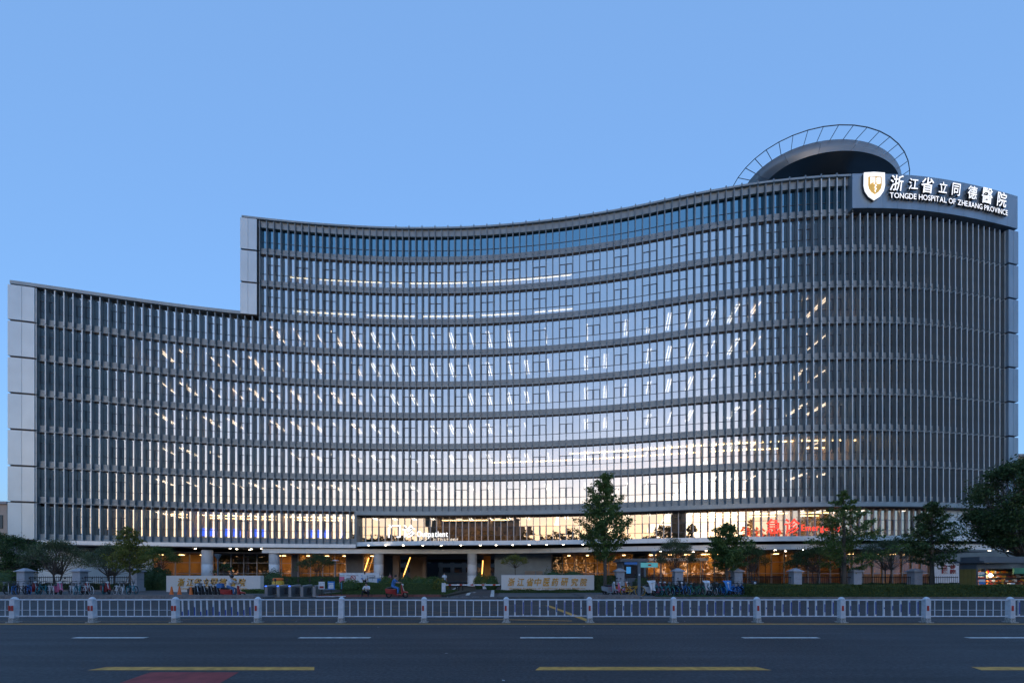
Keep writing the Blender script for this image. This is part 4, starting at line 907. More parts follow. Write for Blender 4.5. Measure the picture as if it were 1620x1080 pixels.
# ------------------------------------------------------------------ bicycles and scooters (built once, copied)
def bicycle(col, seatcol, label, group, basket=True):
    T = empty('bicycle', (0, 0, 0), label, 'bicycle', group)
    for y in (-.52, .52):
        w_ = MB().torus((0, y, .33), .30, .022, 'y', 18, 5); 
        for a in range(6): t = a * math.pi / 6; w_.tube([(0, y + .29 * math.cos(t), .33 + .29 * math.sin(t)), (0, y - .29 * math.cos(t), .33 - .29 * math.sin(t))], .004, 3, False)
        w_.build('wheel', 'rubber', T)
    b = MB(); BB = (0, .08, .3); ST = (0, .2, .72); HD = (0, -.38, .78)
    for p, q in ((BB, ST), (BB, HD), ((0, .18, .62), (0, -.36, .68)), (BB, (0, .52, .33)), (ST, (0, .52, .33)), ((0, -.36, .84), (0, -.52, .33))): b.tube([p, q], .022, 5)
    b.build('frame', col, T)
    b = MB(); b.torus((0, .52, .33), .345, .02, 'y', 16, 4); b.torus((0, -.52, .33), .345, .018, 'y', 16, 4); b.build('mudguard', col, T)
    MB().tube([ST, (0, .22, .86)], .018, 5).ell((0, .26, .9), (.085, .14, .045), 8, 5).build('saddle', seatcol, T)
    MB().tube([(0, -.36, .82), (0, -.34, 1.0), (-.26, -.26, 1.03)], .014, 5).tube([(0, -.34, 1.0), (.26, -.26, 1.03)], .014, 5).ball((-.27, -.22, 1.03), .025, 6, 4).ball((.27, -.22, 1.03), .025, 6, 4).build('handlebar', 'black', T)
    if basket:
        b = MB()
        for z, s_ in ((.7, .11), (.8, .13), (.9, .15)): b.tube([(-s_, -.66 - s_ + .1, z), (s_, -.66 - s_ + .1, z), (s_, -.46, z), (-s_, -.46, z), (-s_, -.66 - s_ + .1, z)], .008, 3)
        for x_ in (-.14, -.07, 0, .07, .14): b.tube([(x_ * .75, -.68, .7), (x_, -.73, .9)], .006, 3); b.tube([(x_ * .75, -.46, .7), (x_, -.46, .9)], .006, 3)
        b.box(-.11, .11, -.67, -.46, .69, .7); b.build('basket', 'black', T)
    return T
def scooter(col, label, group, box=False, cover=None):
    T = empty('scooter', (0, 0, 0), label, 'scooter', group)
    for y in (-.6, .58): MB().torus((0, y, .22), .17, .05, 'y', 16, 6).lathe([(.001, 0)], (0, 0, 0), 3).build('wheel', 'rubber', T)
    b = MB()      # rear body, floorboard and leg shield as one shell
    b.hexa([(-.13, .05, .25), (.13, .05, .25), (.13, .75, .35), (-.13, .75, .35)], [(-.15, .05, .62), (.15, .05, .62), (.11, .82, .66), (-.11, .82, .66)])
    b.hexa([(-.15, -.35, .2), (.15, -.35, .2), (.15, .1, .2), (-.15, .1, .2)], [(-.15, -.35, .27), (.15, -.35, .27), (.15, .1, .27), (-.15, .1, .27)])
    b.hexa([(-.17, -.45, .25), (.17, -.45, .25), (.17, -.36, .25), (-.17, -.36, .25)], [(-.11, -.38, .92), (.11, -.38, .92), (.11, -.3, .92), (-.11, -.3, .92)])
    b.hexa([(-.07, -.8, .38), (.07, -.8, .38), (.07, -.42, .38), (-.07, -.42, .38)], [(-.06, -.72, .46), (.06, -.72, .46), (.06, -.42, .5), (-.06, -.42, .5)]); b.build('body_shell', col, T)
    MB().ell((0, .38, .72), (.15, .38, .075), 10, 6).build('seat', 'black', T)
    MB().tube([(0, -.6, .22), (0, -.38, .9), (0, -.33, 1.0)], .03, 6).build('fork', 'chrome', T)
    MB().tube([(-.32, -.22, 1.05), (-.1, -.33, 1.02), (.1, -.33, 1.02), (.32, -.22, 1.05)], .018, 5).tube([(-.2, -.3, 1.03), (-.27, -.34, 1.25)], .008, 4).tube([(.2, -.3, 1.03), (.27, -.34, 1.25)], .008, 4).ball((-.28, -.34, 1.26), .05, 6, 4).ball((.28, -.34, 1.26), .05, 6, 4).build('handlebar', 'black', T)
    MB().ell((0, -.42, .93), (.1, .06, .08), 8, 5).build('headlight', 'white', T); MB().box(-.06, .06, .8, .83, .55, .62).build('tail_light', 'railred', T)
    if box: MB().box(-.17, .17, .66, .96, .76, 1.06).build('carrier_box', box, T)
    if cover: b = MB(); b.hexa([(-.16, -.5, .42), (.16, -.5, .42), (.14, -.44, .42), (-.14, -.44, .42)], [(-.27, -.40, .95), (.27, -.40, .95), (.25, -.34, .95), (-.25, -.34, .95)]); b.hexa([(-.27, -.40, .95), (.27, -.40, .95), (.25, -.34, .95), (-.25, -.34, .95)], [(-.34, -.30, 1.08), (.34, -.30, 1.08), (.3, -.22, 1.1), (-.3, -.22, 1.1)]); b.build('wind_apron', cover, T)
    return T
def place(o, px, Y, rz, z=.13): o.location = (XP(px, Y), Y, z); o.rotation_euler = (0, random.uniform(-.06, .06), rz); return o
rb = {}
cols = [('blue', 'blue'), ('teal', 'teal'), ('black', 'black'), ('white', 'white'), ('green', 'green')]
protos = {c: bicycle(c, 'black' if c in ('white', 'teal', 'blue') else 'grey', None, None) for c, _ in cols}
used = set()
def put_bike(c, px, Y, rz, label, group):
    if c in used: o = copy_tree(protos[c])
    else: o = protos[c]; used.add(c)
    place(o, px, Y, rz); tag(o, label, 'bicycle', group)
GR = 'bicycles parked behind the right kerb'; seq = ['teal', 'black', 'teal', 'green', 'black', 'blue', 'teal', 'black', 'green', 'teal', 'white', 'black', 'teal', 'green', 'blue', 'blue', 'blue', 'blue', 'black']
pxs = [1034, 1042, 1050, 1057, 1064, 1078, 1085, 1091, 1098, 1105, 1118, 1124, 1132, 1138, 1154, 1160, 1166, 1172, 1180]
for i, (c, px) in enumerate(zip(seq, pxs)):
    put_bike(c, px, 30.0 + .5 * math.sin(i * 2.1), R(random.uniform(15, 48)), '%s bicycle, %s from the sign pole in the row of parked bicycles on the right' % (c, ORD[i] if i < 15 else ['sixteenth', 'seventeenth', 'eighteenth', 'nineteenth'][i - 15]), GR)
put_bike('black', 997, 30.5, R(60), 'black bicycle lying between the tall ginkgo and the sign pole', GR); yb_ = bicycle('yellow', 'black', 'yellow bicycle just left of the sign pole on the right', GR); place(yb_, 1001, 29.8, R(75))
GL = 'bicycles parked on the left pavement'
for i, (c, px, a) in enumerate([('black', 2, 20), ('white', 14, 50), ('blue', 24, 40), ('black', 34, 25), ('blue', 44, 60), ('teal', 62, 45), ('teal', 70, 20), ('white', 80, 60), ('white', 97, 50), ('white', 112, 55), ('teal', 124, 30), ('white', 138, 70), ('teal', 165, 40), ('white', 186, 60), ('white', 196, 40), ('teal', 210, 20)]):
    put_bike(c, px, 31.2 + .5 * math.sin(i * 1.7), R(a), '%s bicycle, %s from the left edge on the left pavement' % (c, ORD[i] if i < 15 else 'sixteenth'), GL)
GS = 'parked scooters'
sc = [('pink', 972, 30.4, 50, 'pink scooter beside the trunk of the tall ginkgo', None, None), ('grey', 965, 30.2, 30, 'grey scooter left of the pink one under the tall ginkgo', None, None), ('orange', 983, 30.6, 60, 'orange scooter in front of the stone pillar by the tall ginkgo', None, None),
      ('white', 1028, 30.2, 10, 'scooter with pale wind apron just right of the sign pole', None, 'white'), ('pink', 1036, 30.3, 35, 'pink scooter second from the sign pole', None, None), ('red', 1046, 31.4, 25, 'red scooter behind the bicycles right of the sign pole', None, None), ('black', 1072, 30.1, 15, 'black scooter before the second right-hand pillar', None, 'trouser'),
      ('grey', 1112, 30, 20, 'scooter with white wind apron amid the right-hand bicycles', None, 'white'), ('blue', 1146, 29.8, 10, 'scooter wearing a bright blue wind apron', None, 'blue'), ('black', 1186, 29.8, 20, 'dark scooter at the end of the long hedge', None, 'trouser'),
      ('red', 134, 31.8, 60, 'red scooter on the left pavement near the middle left pillar', None, None), ('red', 52, 31.9, 70, 'dark red scooter on the left pavement', None, None), ('red', 168, 31.7, 60, 'red scooter before the yellowing ginkgo', None, None), ('pink', 92, 31.2, 60, 'pink scooter among the bicycles on the left pavement', None, None),
      ('black', 308, 28.9, 60, 'black scooter nearest the traffic cones', None, None), ('black', 318, 28.8, 65, 'second black scooter right of the traffic cones', None, None), ('black', 328, 28.7, 70, 'black scooter with silver carrier box before the first name wall', 'grey', None), ('black', 339, 28.7, 60, 'dark scooter left of the motorcyclist', None, None), ('black', 348, 28.6, 65, 'black scooter directly behind the motorcyclist', None, None)]
for c, px, Y, a, lab, bx, cv in sc: place(scooter(c, lab, GS, bx, cv), px, Y, R(a), .13 if px > 420 or px < 290 else .0)
MC = scooter('red', 'red motorcycle ridden by the person in white by the left name wall', None, 'bluecoat'); place(MC, 369, 28.3, R(96), 0)
MV = scooter('red', 'red scooter carrying the rider in blue past the planted island', None); place(MV, 628, 29.2, R(90), 0)

# ------------------------------------------------------------------ people
def person(label, loc, rz, joints, mats_, seatz=0):
    """joints: dict name -> (x,y,z,r); edges carry a material slot"""
    order = ['pelvis', 'chest', 'neck', 'head', 'crown', 'shl', 'ell', 'hal', 'fil', 'shr', 'elr', 'har', 'fir', 'hil', 'knl', 'anl', 'tol', 'hir', 'knr', 'anr', 'tor']
    E_ = [('pelvis', 'chest', 0), ('chest', 'neck', 0), ('neck', 'head', 2), ('head', 'crown', 2), ('chest', 'shl', 0), ('shl', 'ell', 0), ('ell', 'hal', 2), ('hal', 'fil', 2), ('chest', 'shr', 0), ('shr', 'elr', 0), ('elr', 'har', 2), ('har', 'fir', 2),
          ('pelvis', 'hil', 1), ('hil', 'knl', 1), ('knl', 'anl', 1), ('anl', 'tol', 3), ('pelvis', 'hir', 1), ('hir', 'knr', 1), ('knr', 'anr', 1), ('anr', 'tor', 3)]
    T = empty('person', (0, 0, 0), label, 'person')
    me = bpy.data.meshes.new('body'); me.from_pydata([joints[k][:3] for k in order], [(order.index(a), order.index(c)) for a, c, _ in E_], [])
    o = bpy.data.objects.new('body', me); COL.objects.link(o)
    md = o.modifiers.new('skin', 'SKIN'); sv = me.skin_vertices[0].data
    for i, k in enumerate(order): sv[i].radius = (joints[k][3], joints[k][3]); sv[i].use_root = (k == 'pelvis')
    s2 = o.modifiers.new('sub', 'SUBSURF'); s2.levels = 1
    dg = bpy.context.evaluated_depsgraph_get(); dg.update(); m2 = bpy.data.meshes.new_from_object(o.evaluated_get(dg), depsgraph=dg); bpy.data.objects.remove(o)
    m2.materials.clear()
    for m_ in mats_: m2.materials.append(M[m_])
    J = {k: Vector(joints[k][:3]) for k in order}
    for p in m2.polygons:
        c = p.center; best = min(E_, key=lambda e: (c - J[e[0]].lerp(J[e[1]], min(1, max(0, (c - J[e[0]]).dot(J[e[1]] - J[e[0]]) / max((J[e[1]] - J[e[0]]).length_squared, 1e-6))))).length)
        p.material_index = best[2]
    m2.shade_smooth(); o = bpy.data.objects.new('body', m2); link(o, T)
    h = J['head'].lerp(J['crown'], .45); f = Vector(joints.get('face', (0, -1, 0))[:3]).normalized(); r = joints['head'][3]
    MB().ell(tuple(h + Vector((0, 0, .035)) - f * .022), (r * 1.12, r * 1.15, r * 1.15), 12, 8).build('hair', 'hair', T, smooth=True)
    MB().ell(tuple(h + f * r * 1.0 - Vector((0, 0, .01))), (.013, .02, .025), 6, 4).build('nose', 'skin', T)
    T.location = loc; T.rotation_euler = (0, 0, rz); return T
def stand(): return {'pelvis': (0, 0, .93, .14), 'chest': (0, 0, 1.28, .16), 'neck': (0, 0, 1.48, .055), 'head': (0, -.01, 1.58, .085), 'crown': (0, 0, 1.70, .07),
  'shl': (-.19, 0, 1.40, .06), 'ell': (-.24, .03, 1.13, .045), 'hal': (-.2, -.12, .95, .03), 'fil': (-.17, -.18, .9, .025), 'shr': (.19, 0, 1.40, .06), 'elr': (.24, .03, 1.13, .045), 'har': (.23, -.06, .9, .03), 'fir': (.22, -.08, .8, .025),
  'hil': (-.1, 0, .88, .10), 'knl': (-.11, -.02, .48, .065), 'anl': (-.11, .02, .09, .045), 'tol': (-.12, -.13, .04, .035), 'hir': (.1, 0, .88, .10), 'knr': (.11, -.02, .48, .065), 'anr': (.12, .02, .09, .045), 'tor': (.13, -.13, .04, .035)}
j = stand(); person('standing man in white shirt and black trousers reading the notice board', (XP(577, 40), 40, .16), R(180), j, ['shirt', 'trouser', 'skin', 'shoe'])
j = stand(); person('small figure in pale clothes standing by the barrier arm', (XP(703, 44), 44, .12), R(20), j, ['shirt', 'bluecoat', 'skin', 'shoe'])
j = stand(); person('pedestrian in dark trousers waiting beneath the entrance canopy', (XP(617, 50), 50, .0), R(60), j, ['pink', 'trouser', 'skin', 'shoe'])
sit = stand()
for k, d in (('pelvis', (0, .1, .36)), ('chest', (0, .0, .68)), ('neck', (0, -.08, .87)), ('head', (0, -.13, .95)), ('crown', (0, -.16, 1.06)), ('shl', (-.19, -.02, .80)), ('ell', (-.24, -.16, .56)), ('hal', (-.07, -.33, .6)), ('fil', (-.03, -.37, .63)),
             ('shr', (.19, -.02, .80)), ('elr', (.24, -.16, .56)), ('har', (.07, -.33, .6)), ('fir', (.03, -.37, .63)), ('hil', (-.11, .06, .34)), ('knl', (-.2, -.34, .46)), ('anl', (-.22, -.36, .09)), ('tol', (-.25, -.5, .04)), ('hir', (.11, .06, .34)), ('knr', (.2, -.34, .46)), ('anr', (.2, -.3, .09)), ('tor', (.24, -.45, .04))): sit[k] = (*d, sit[k][3])
person('person in white shirt sitting on the red kerb looking at a phone', (XP(580, 30.0), 30.05, 0.0), 0, dict(sit), ['shirt', 'trouser', 'skin', 'shoe'])
ride = stand()
for k, d in (('pelvis', (0, .32, .82)), ('chest', (0, .2, 1.16)), ('neck', (0, .13, 1.36)), ('head', (0, .08, 1.46)), ('crown', (0, .07, 1.58)), ('shl', (-.19, .17, 1.29)), ('ell', (-.27, -.02, 1.1)), ('hal', (-.29, -.2, 1.08)), ('fil', (-.27, -.27, 1.06)),
             ('shr', (.19, .17, 1.29)), ('elr', (.27, -.02, 1.1)), ('har', (.29, -.2, 1.08)), ('fir', (.27, -.27, 1.06)), ('hil', (-.12, .28, .8)), ('knl', (-.19, -.12, .68)), ('anl', (-.2, -.12, .34)), ('tol', (-.2, -.26, .30)), ('hir', (.12, .28, .8)), ('knr', (.2, -.08, .68)), ('anr', (.3, .05, .12)), ('tor', (.32, -.08, .05))): ride[k] = (*d, ride[k][3])
for lab, par, mm_ in (('rider in white jacket and blue jeans seated on the red motorcycle', MC, ['shirt', 'jeans', 'skin', 'shoe']), ('rider in a blue jacket on the red scooter passing the island', MV, ['bluecoat', 'bluecoat', 'skin', 'shoe'])):
    person(lab, tuple(par.location), par.rotation_euler.z, dict(ride), mm_)
o = MB().ell((0, 0, 0), (.13, .14, .12), 12, 8).build('helmet', 'black', None, True); o.location = MC.location + Matrix.Rotation(R(96), 3, 'Z') @ Vector((0, .10, 1.55)); tag(o, 'dark helmet worn by the rider in the white jacket', 'helmet')

# ------------------------------------------------------------------ street furniture
for i, px in enumerate((421, 440, 458.5, 477.5, 497)):
    Y = 29.6; x = XP(px, Y); T = empty('turnstile', (x, Y, .06), ['leftmost brushed steel gate pedestal with a blue light', 'second steel gate pedestal from the left', 'middle steel gate pedestal with a blue light', 'fourth steel gate pedestal from the left', 'rightmost steel gate pedestal beside the notice stands'][i], 'turnstile', 'pedestrian gate pedestals')
    MB().box(x - .1, x + .1, Y, Y + 1.3, .05, .80).build('cabinet', 'steel', T); MB().hexa([(x - .12, Y - .04, .80), (x + .12, Y - .04, .80), (x + .12, Y + 1.34, .80), (x - .12, Y + 1.34, .80)], [(x - .1, Y, .86), (x + .1, Y, .86), (x + .1, Y + 1.3, .92), (x - .1, Y + 1.3, .92)]).build('top', 'grey', T)
    MB().box(x - .06, x + .06, Y - .05, Y - .04, .80, .86).build('indicator', 'screen' if i in (0, 1, 2) else 'black', T)
    if i < 4: MB().box(x + .11, x + .38, Y + .6, Y + .63, .22, .70).build('gate_leaf', 'winglass', T); MB().box(x + .48, x + .76, Y + .6, Y + .63, .22, .70).build('gate_leaf', 'winglass', T)
    MB().tube([(x + .02, Y + 1.1, .9), (x + .05, Y + 1.1, 1.2)], .02, 5).box(x - .03, x + .12, Y + 1.05, Y + 1.08, 1.15, 1.35).build('face_reader', 'black', T)
def stand_board(px, Y, w_, h0, h1, face, label):
    x = XP(px, Y); T = empty('notice_stand', (x, Y, .06), label, 'notice stand')
    MB().box(x - .3, x + .3, Y - .2, Y + .2, .06, .1).build('base', 'paper', T); MB().tube([(x, Y, .1), (x, Y, h0)], .025, 5).build('pole', 'black', T); MB().box(x - w_ / 2, x + w_ / 2, Y - .03, Y + .03, h0, h1).build('frame', face[0], T)
    for q, (z0, z1, m_) in enumerate(face[1]): MB().box(x - w_ / 2 + .06, x + w_ / 2 - .06, Y - .036 - .002 * q, Y - .03, h0 + (h1 - h0) * z0, h0 + (h1 - h0) * z1, None).build('printed_sheet', m_, T)
stand_board(509, 29.5, .42, .62, 1.15, ('white', [(.55, .92, 'paper'), (.12, .4, 'red')]), 'white and red notice stand on a pole, left of three')
stand_board(524, 29.6, .48, .60, 1.17, ('blue', [(.1, .62, 'paper'), (.68, .8, 'white')]), 'bright blue notice stand, middle of three')
stand_board(540.5, 30.0, .2, .55, 1.15, ('black', [(.1, .9, 'teal')]), 'narrow dark notice stand, right of three')
Y = 42; T = empty('notice_wall', (XP(576, Y), Y, .15), 'long white notice wall with printed posters below the third column', 'notice board'); MB().box(XP(537, Y), XP(615, Y) - 1.0, Y, Y + .12, .3, ZP(905.5, Y)).build('board', 'white', T)
for i, (px, m_, hh) in enumerate(((541, 'pink', .5), (552, 'grey', .25), (563, 'white', .7), (575, 'blue', .2), (588, 'grey', .3))):
    x = XP(px, Y); MB().box(x - .25, x + .25, Y - .02, Y, 1.35 - hh, 1.42 - .1 * (i % 2)).build('poster', m_, T)
    MB().box(x - .25, x + .25, Y - .02, Y, 1.5, 1.56).build('heading', 'grey' if i != 3 else 'blue', T)
x = XP(559, Y); MB().torus((x, Y - .06, 1.3), .24, .03, 'x', 24, 5).tube([(x - .17, Y - .06, 1.47), (x + .17, Y - .06, 1.13)], .03, 5).box(x - .13, x + .08, Y - .05, Y - .03, 1.27, 1.33).build('no_smoking_mark', 'railred', T)
for q in (0, 1, 2, 3): MB().box(XP(537, Y) + .3 + q * 1.2, XP(537, Y) + .38 + q * 1.2, Y + .02, Y + .1, .1, .3).build('leg', 'grey', T)
Y = 41; T = empty('poster_rack', (XP(596, Y), Y, .15), 'black metal rack holding white and blue posters beside the third column', 'poster rack'); x0, x1 = XP(582, Y), XP(604, Y)
for x in (x0, (x0 + x1) / 2, x1): MB().tube([(x, Y, .1), (x, Y, 1.55)], .03, 5).build('post', 'black', T)
for z in (.55, 1.3): MB().tube([(x0, Y, z), (x1, Y, z)], .02, 5).build('rail', 'black', T)
for i in range(3): xx = x0 + .08 + i * (x1 - x0 - .1) / 3; MB().box(xx, xx + .38, Y - .05, Y - .03, .65, 1.25).build('poster', 'blue' if i == 2 else 'white', T)
Y = 33.5; T = empty('barrier_gate', (XP(703, Y), Y, .02), 'red and white barrier arm across the driveway', 'barrier'); x0, x1 = XP(704, Y), XP(791, Y); z = ZP(924.5, Y)
MB().box(x0 - .25, x0 + .05, Y - .15, Y + .15, 0, z + .15).build('cabinet', 'white', T)
n = 10
for i in range(n): MB().box(x0 + (x1 - x0) * i / n, x0 + (x1 - x0) * (i + (.7 if i % 2 == 0 else 1)) / n, Y - .16, Y - .18 + .07, z - .05, z + .05).build('arm_segment', 'white' , T); 
for i in range(5): MB().box(x0 + (x1 - x0) * (i * .2 + .07), x0 + (x1 - x0) * (i * .2 + .12), Y - .185, Y - .165, z - .05, z + .05).build('red_band', 'railred', T)
for i, px in enumerate((712, 722, 726, 732)):
    Y = 38 + i * 1.2; x = XP(px, Y); o = MB().lathe([(.07, 0), (.07, .75), (.05, .8), (.001, .82)], (x, Y, .02), 10).build('bollard', 'black'); tag(o, '%s dark bollard behind the barrier arm, counted from the left' % ORD[i], 'bollard', 'bollards at the driveway')
b = empty('planter', (XP(770, 44), 44, .1), 'white planter box with flowers right of the fourth column', 'planter'); MB().box(XP(764, 44), XP(777, 44), 43.7, 44.4, .1, .75).build('tub', 'white', b)
C = np.array([XP(770, 44), 44.0, .8]) + RNG.normal(size=(700, 3)) * np.array([.35, .2, .12]); leaves('plants', C, .06, 'leafyellow', b)
Y = 40; g = empty('green_rail', (XP(670, 46), 46, .1), 'low green railing inside the entrance behind the island shrubs', 'railing')
MB().tube([(XP(640, 46), 46, 1.05), (XP(700, 46), 46, 1.05)], .03, 5).build('top_rail', 'green', g); MB().tube([(XP(640, 46), 46, .5), (XP(700, 46), 46, .5)], .02, 5).build('bottom_rail', 'green', g)
for i in range(14): x = XP(640 + i * 60 / 13, 46); MB().tube([(x, 46, .05), (x, 46, 1.05)], .015, 4).build('bar', 'green', g)
x, Y = XP(440, 34), 34; T = empty('orange_drum', (x, Y, .1), 'yellow-orange rounded booth drum behind the steel gate pedestals', 'drum'); MB().lathe([(.42, 0), (.45, .5), (.45, .95), (.36, 1.05), (.34, 1.12)], (x, Y, .08), 20).build('body', 'yellow', T, smooth=True); MB().lathe([(.40, 0), (.42, .06), (.38, .18), (.001, .2)], (x, Y, 1.18), 20).build('lid', 'orange', T, smooth=True); MB().lathe([(.46, .0), (.46, .12)], (x, Y, .62), 20).build('band', 'orange', T)
for i, (px, Y) in enumerate(((271.5, 29.3), (284, 29.6), (302, 28.2))):
    x = XP(px, Y); T = empty('traffic_cone', (x, Y, 0 if Y < YK + .5 else .13), ['left orange traffic cone on the left pavement', 'middle orange traffic cone', 'orange traffic cone touching the row of black scooters'][i], 'traffic cone', 'traffic cones by the scooters'); z = .13 if Y > YK + .45 else 0
    MB().box(x - .19, x + .19, Y - .19, Y + .19, z, z + .03).lathe([(.14, .03), (.04, .68), (.001, .69)], (x, Y, z), 14).build('cone', 'orange', T); MB().lathe([(.112, .2), (.088, .34)], (x, Y, z), 14).build('reflective_band', 'white', T)
# teal direction sign on a pole
Y = 27.95; x = XP(1011, Y); T = empty('direction_sign', (x, Y, .1), 'teal direction sign blade on a slate grey pole before the bicycles', 'sign'); MB().box(x - .09, x + .09, Y - .05, Y + .05, 0, ZP(888, Y)).build('pole', 'polecol', T); MB().box(x - .16, x + .16, Y - .12, Y + .12, 0, .2).build('foot', 'grey', T)
MB().box(x + .1, XP(1040.5, Y), Y - .03, Y + .03, ZP(897, Y), ZP(889.5, Y)).build('blade', 'signteal', T); MB().box(XP(1025, Y), XP(1030, Y), Y - .04, Y - .03, ZP(894.5, Y), ZP(892, Y)).build('red_mark', 'railred', T); MB().box(x - .05, x + .05, Y - .06, Y - .05, ZP(910, Y), ZP(907, Y)).build('light_mark', 'white', T)
# dark guard booth
Y = 40.5; x0, x1 = XP(984, Y), XP(1022, Y); T = empty('guard_booth', ((x0 + x1) / 2, Y, .15), 'dark slate guard booth with glowing blue window behind the fence', 'booth')
MB().box(x0, x0 + .2, Y, Y + 2, .15, 2.9).box(x1 - .2, x1, Y, Y + 2, .15, 2.9).box(x0 + .2, x1 - .2, Y, Y + .1, .15, 1.3).box(x0 + .2, x1 - .2, Y, Y + .1, 2.5, 2.9).box(x0 + .2, x1 - .2, Y + 1.9, Y + 2, .15, 2.9).build('wall', 'polecol', T)
MB().box(x0 - .3, x1 + .2, Y - .4, Y + 2.3, 2.9, 3.05).box(x0 - .15, x1 + .05, Y - .25, Y + 2.15, 3.06, 3.2).build('roof', 'frame', T); MB().box(x0 + .2, x1 - .2, Y + .04, Y + .06, 1.3, 2.5).build('window', 'winglass', T); MB().box(XP(991, Y), XP(998, Y), Y + .0, Y + .03, ZP(906.5, Y), ZP(896, Y)).build('screen', mat('booth_screen', (.05, .3, .6), .4, emit=.12, ecol=(.05, .35, .8)), T)
MB().box(XP(986, Y), XP(1006, Y), Y - .42, Y - .40, 2.62, 2.85).build('sign_strip', 'blue', T)
# white awning in front of the building on the right
p = P2(SA(1068), 2)[0]; Y = p.y; T = empty('entrance_awning', (XP(1068, Y), Y, .15), 'long thin white awning in front of the orange-lit emergency lobby', 'awning'); MB().box(XP(1023, Y), XP(1114, Y), Y - 1, Y + .6, ZP(887, Y), ZP(882.5, Y)).build('slab', 'fascia', T)
for px in (1045, 1112): MB().tube([(XP(px, Y), Y, .15), (XP(px, Y), Y, ZP(883, Y))], .07, 8).build('post', 'grey', T)
# street lamps behind the walls
for i, (px, Y, ytop, lab) in enumerate(((344.5, 40, 877, 'slim grey lamp post with a forked head behind the first name wall'), (1035, 41, 872, 'slim lamp post with a funnel head left of the awning'), (531, 46, 884, 'short lamp post with a white disc head by the notice wall'), (1161, 45, 880, 'thin pale post near the short ginkgo'))):
    x = XP(px, Y); z = ZP(ytop, Y); T = empty('street_lamp', (x, Y, .15), lab, 'street lamp'); MB().tube([(x, Y, .1), (x, Y, z - .2)], [.07, .045], 8).build('pole', 'polecol' if i != 3 else 'mullion', T)
    b = MB()
    if i < 2: b.lathe([(.05, -.5), (.3, 0), (.28, .03), (.001, .06)], (x, Y, z), 12)
    else: b.lathe([(.001, 0), (.35, .02), (.33, .08), (.001, .12)], (x, Y, z - .2), 12)
    b.build('lamp_head', 'polecol' if i < 2 else 'white', T)
# lit kiosk at the right
Y = 32.6; K = empty('kiosk', (XP(1575, Y), Y, .13), 'dark newspaper kiosk with a lit serving window full of goods', 'kiosk'); xa, xb = XP(1545.5, Y), XP(1665, Y); zr = ZP(890, Y); D = 1.3
MB().box(xa, xb, Y + D - .1, Y + D, .13, zr).box(xa, xa + .1, Y + .01, Y + D - .1, .13, zr).box(xb - .1, xb, Y + .01, Y + D - .1, .13, zr).box(XP(1558, Y), XP(1560, Y), Y, Y + .1, .13, zr).box(xa + .1, xb - .1, Y + .001, Y + .1, ZP(899, Y), zr).box(xa + .1, xb - .1, Y + .001, Y + .1, .13, ZP(926.5, Y)).build('wall', 'frame', K)
MB().box(xa - .25, xb + .3, Y - .7, Y + D + .2, zr, zr + .16).box(xa + .1, xb, Y - .1, Y + D, zr + .17, zr + .5).build('roof', 'frame', K)
for i in range(4): MB().box(xa - .04, xa, Y + .06 + i * .29, Y + .06 + i * .29 + .27, .3, ZP(899.5, Y)).build('shutter_panel', 'ochre', K)
for i in range(6): zz = ZP(904 + 4 * i, Y); MB().box(XP(1547, Y), XP(1557, Y), Y - .03 - .012 * i, Y - .015 - .012 * i, zz - .17, zz).build('magazine', ['paper', 'teal', 'red', 'white', 'blue', 'paper'][i], K)
for z in (ZP(921, Y), ZP(914, Y), ZP(907, Y)): MB().box(XP(1560, Y) + .05, xb - .2, Y + .9, Y + 1.19, z, z + .03).build('shelf', 'tower', K)
gb = random.Random(4)
for z in (ZP(925.5, Y), ZP(920.5, Y), ZP(913.5, Y), ZP(906.5, Y)):
    x = XP(1561, Y)
    while x < xb - .5: w_ = gb.uniform(.08, .22); h_ = gb.uniform(.1, .24); MB().box(x, x + w_, Y + .92, Y + 1.1, z + .031, z + h_).build('goods', gb.choice(['goods', 'orange', 'red', 'paper', 'yellow', 'tower']), K); x += w_ + .03
MB().ball((XP(1581, Y), Y + .6, ZP(909.5, Y)), .12, 10, 8).build('lamp', mat('kiosk_lamp', (.9, .8, .6), .5, emit=26, ecol=(1, .8, .5)), K); MB().box(XP(1596, Y), XP(1603, Y), Y - .1, Y + .1, ZP(926, Y), ZP(921.5, Y)).build('open_magazine', 'paper', K)
MB().box(XP(1597, Y), xb, Y - .3, Y - .2, ZP(907, Y), ZP(898, Y)).build('canvas_blind', 'green', K); MB().box(XP(1560, Y), xb - .1, Y - .2, Y + .2, ZP(926.5, Y), ZP(925.5, Y)).build('counter', 'grey', K)
MB().ell((XP(1617, Y), Y - .75, ZP(894, Y)), (.2, .03, .2), 14, 8).build('emblem_light', mat('emblem_light', (.5, .7, 1), .5, emit=.8, ecol=(.5, .7, 1)), K)

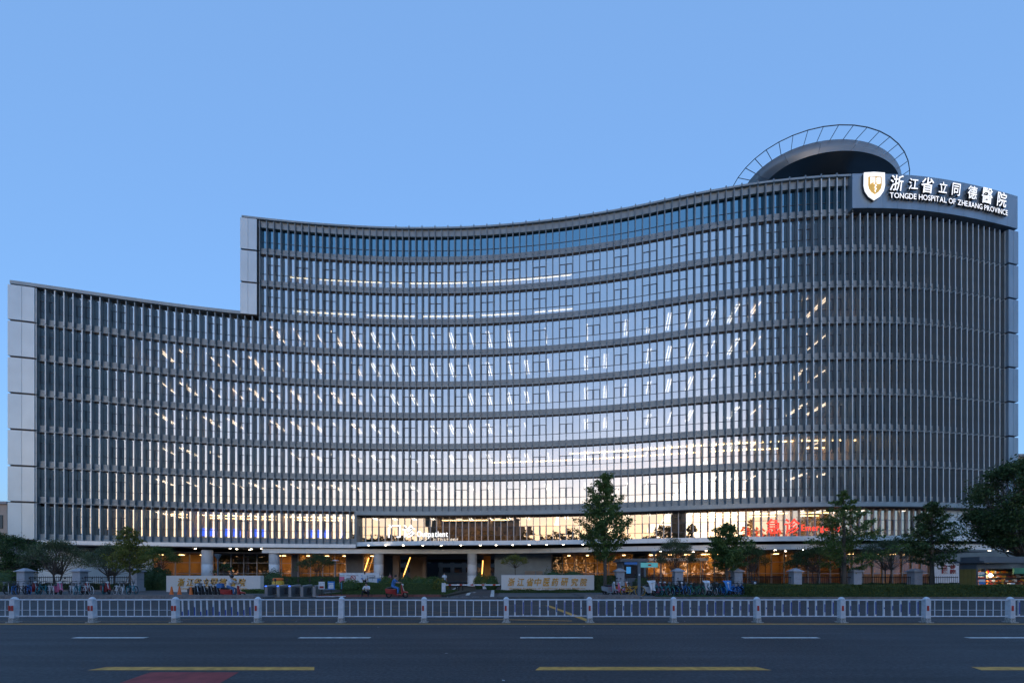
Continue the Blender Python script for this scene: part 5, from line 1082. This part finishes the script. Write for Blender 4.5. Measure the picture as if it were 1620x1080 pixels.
# ------------------------------------------------------------------ neighbours and what stands across the road (seen in the glass)
def block(name, label, x0, x1, y0, y1, h, m_, nx, nz, wz0=1.2, roof=True):
    T = empty(name, ((x0 + x1) / 2, y0, 0), label, 'building'); MB().box(x0, x1, y0, y1, 0, h).build('wall', m_, T); fy = y0 - .03 if y0 > 0 else y1 + .03
    if roof: MB().box(x0 - .3, x1 + .3, y0 - .3, y1 + .3, h, h + .35).build('roof', 'grey', T)
    wdt = (x1 - x0) / nx; hz = (h - wz0) / nz; wm = MB().box(-wdt * .32, wdt * .32, -.05, .02, 0, hz * .55).mesh('window', 'winglass')
    pieces('window', [(Matrix.Translation((x0 + (i + .5) * wdt, fy, wz0 + j * hz)), 1) for i in range(nx) for j in range(nz)], wm, T); return T
block('rear_block', 'beige low building with dark windows seen through the entrance passage', -24, 2, 84, 94, 7.6, 'cream', 11, 3, 2.0)
MB().box(XP(675, 83.8), XP(693, 83.8), 83.4, 83.96, .1, 3.9).build('dark_gateway', 'dark', bpy.data.objects['rear_block'])
block('beige_building', 'beige building peeping past the left edge behind the corner panels', -95, XP(11, 58), 58, 75, ZP(797, 58), 'cream', 8, 3)
block('beige_building', 'pale building with flat roof just visible at the right edge above the dark tree', XP(1611, 64), 110, 64, 80, ZP(722, 64), 'cream', 6, 5)
block('tower_block', 'brown tower block across the road behind the viewer', -38, -26, -80, -66, 26, 'tower', 6, 6); block('tower_block', 'second brown block across the road behind the viewer', 2, 9, -84, -68, 26, 'tower', 5, 7)
n = 42000; xs = RNG.uniform(-150, 150, n); prof = 11.5 + 4.5 * np.exp(-((xs + 12) / 34) ** 4) + 5 * np.clip(1 - np.abs(xs + 21) / 2.2, 0, 1) + 4 * np.clip(1 - np.abs(xs + 15) / 1.8, 0, 1) + 2.2 * np.sin(xs * .13) + 1.6 * np.sin(xs * .41 + 1) + 1.3 * np.sin(xs * .9); ys = -52 - RNG.random(n) * 8
C = np.stack([xs, ys, 0.3 + prof * RNG.random(n) ** .6], 1); tl = leaves('far_woods', C, .65, 'distant'); tag(tl, 'wooded belt across the road behind the viewer, mirrored in the glass', 'woods', kind='stuff')
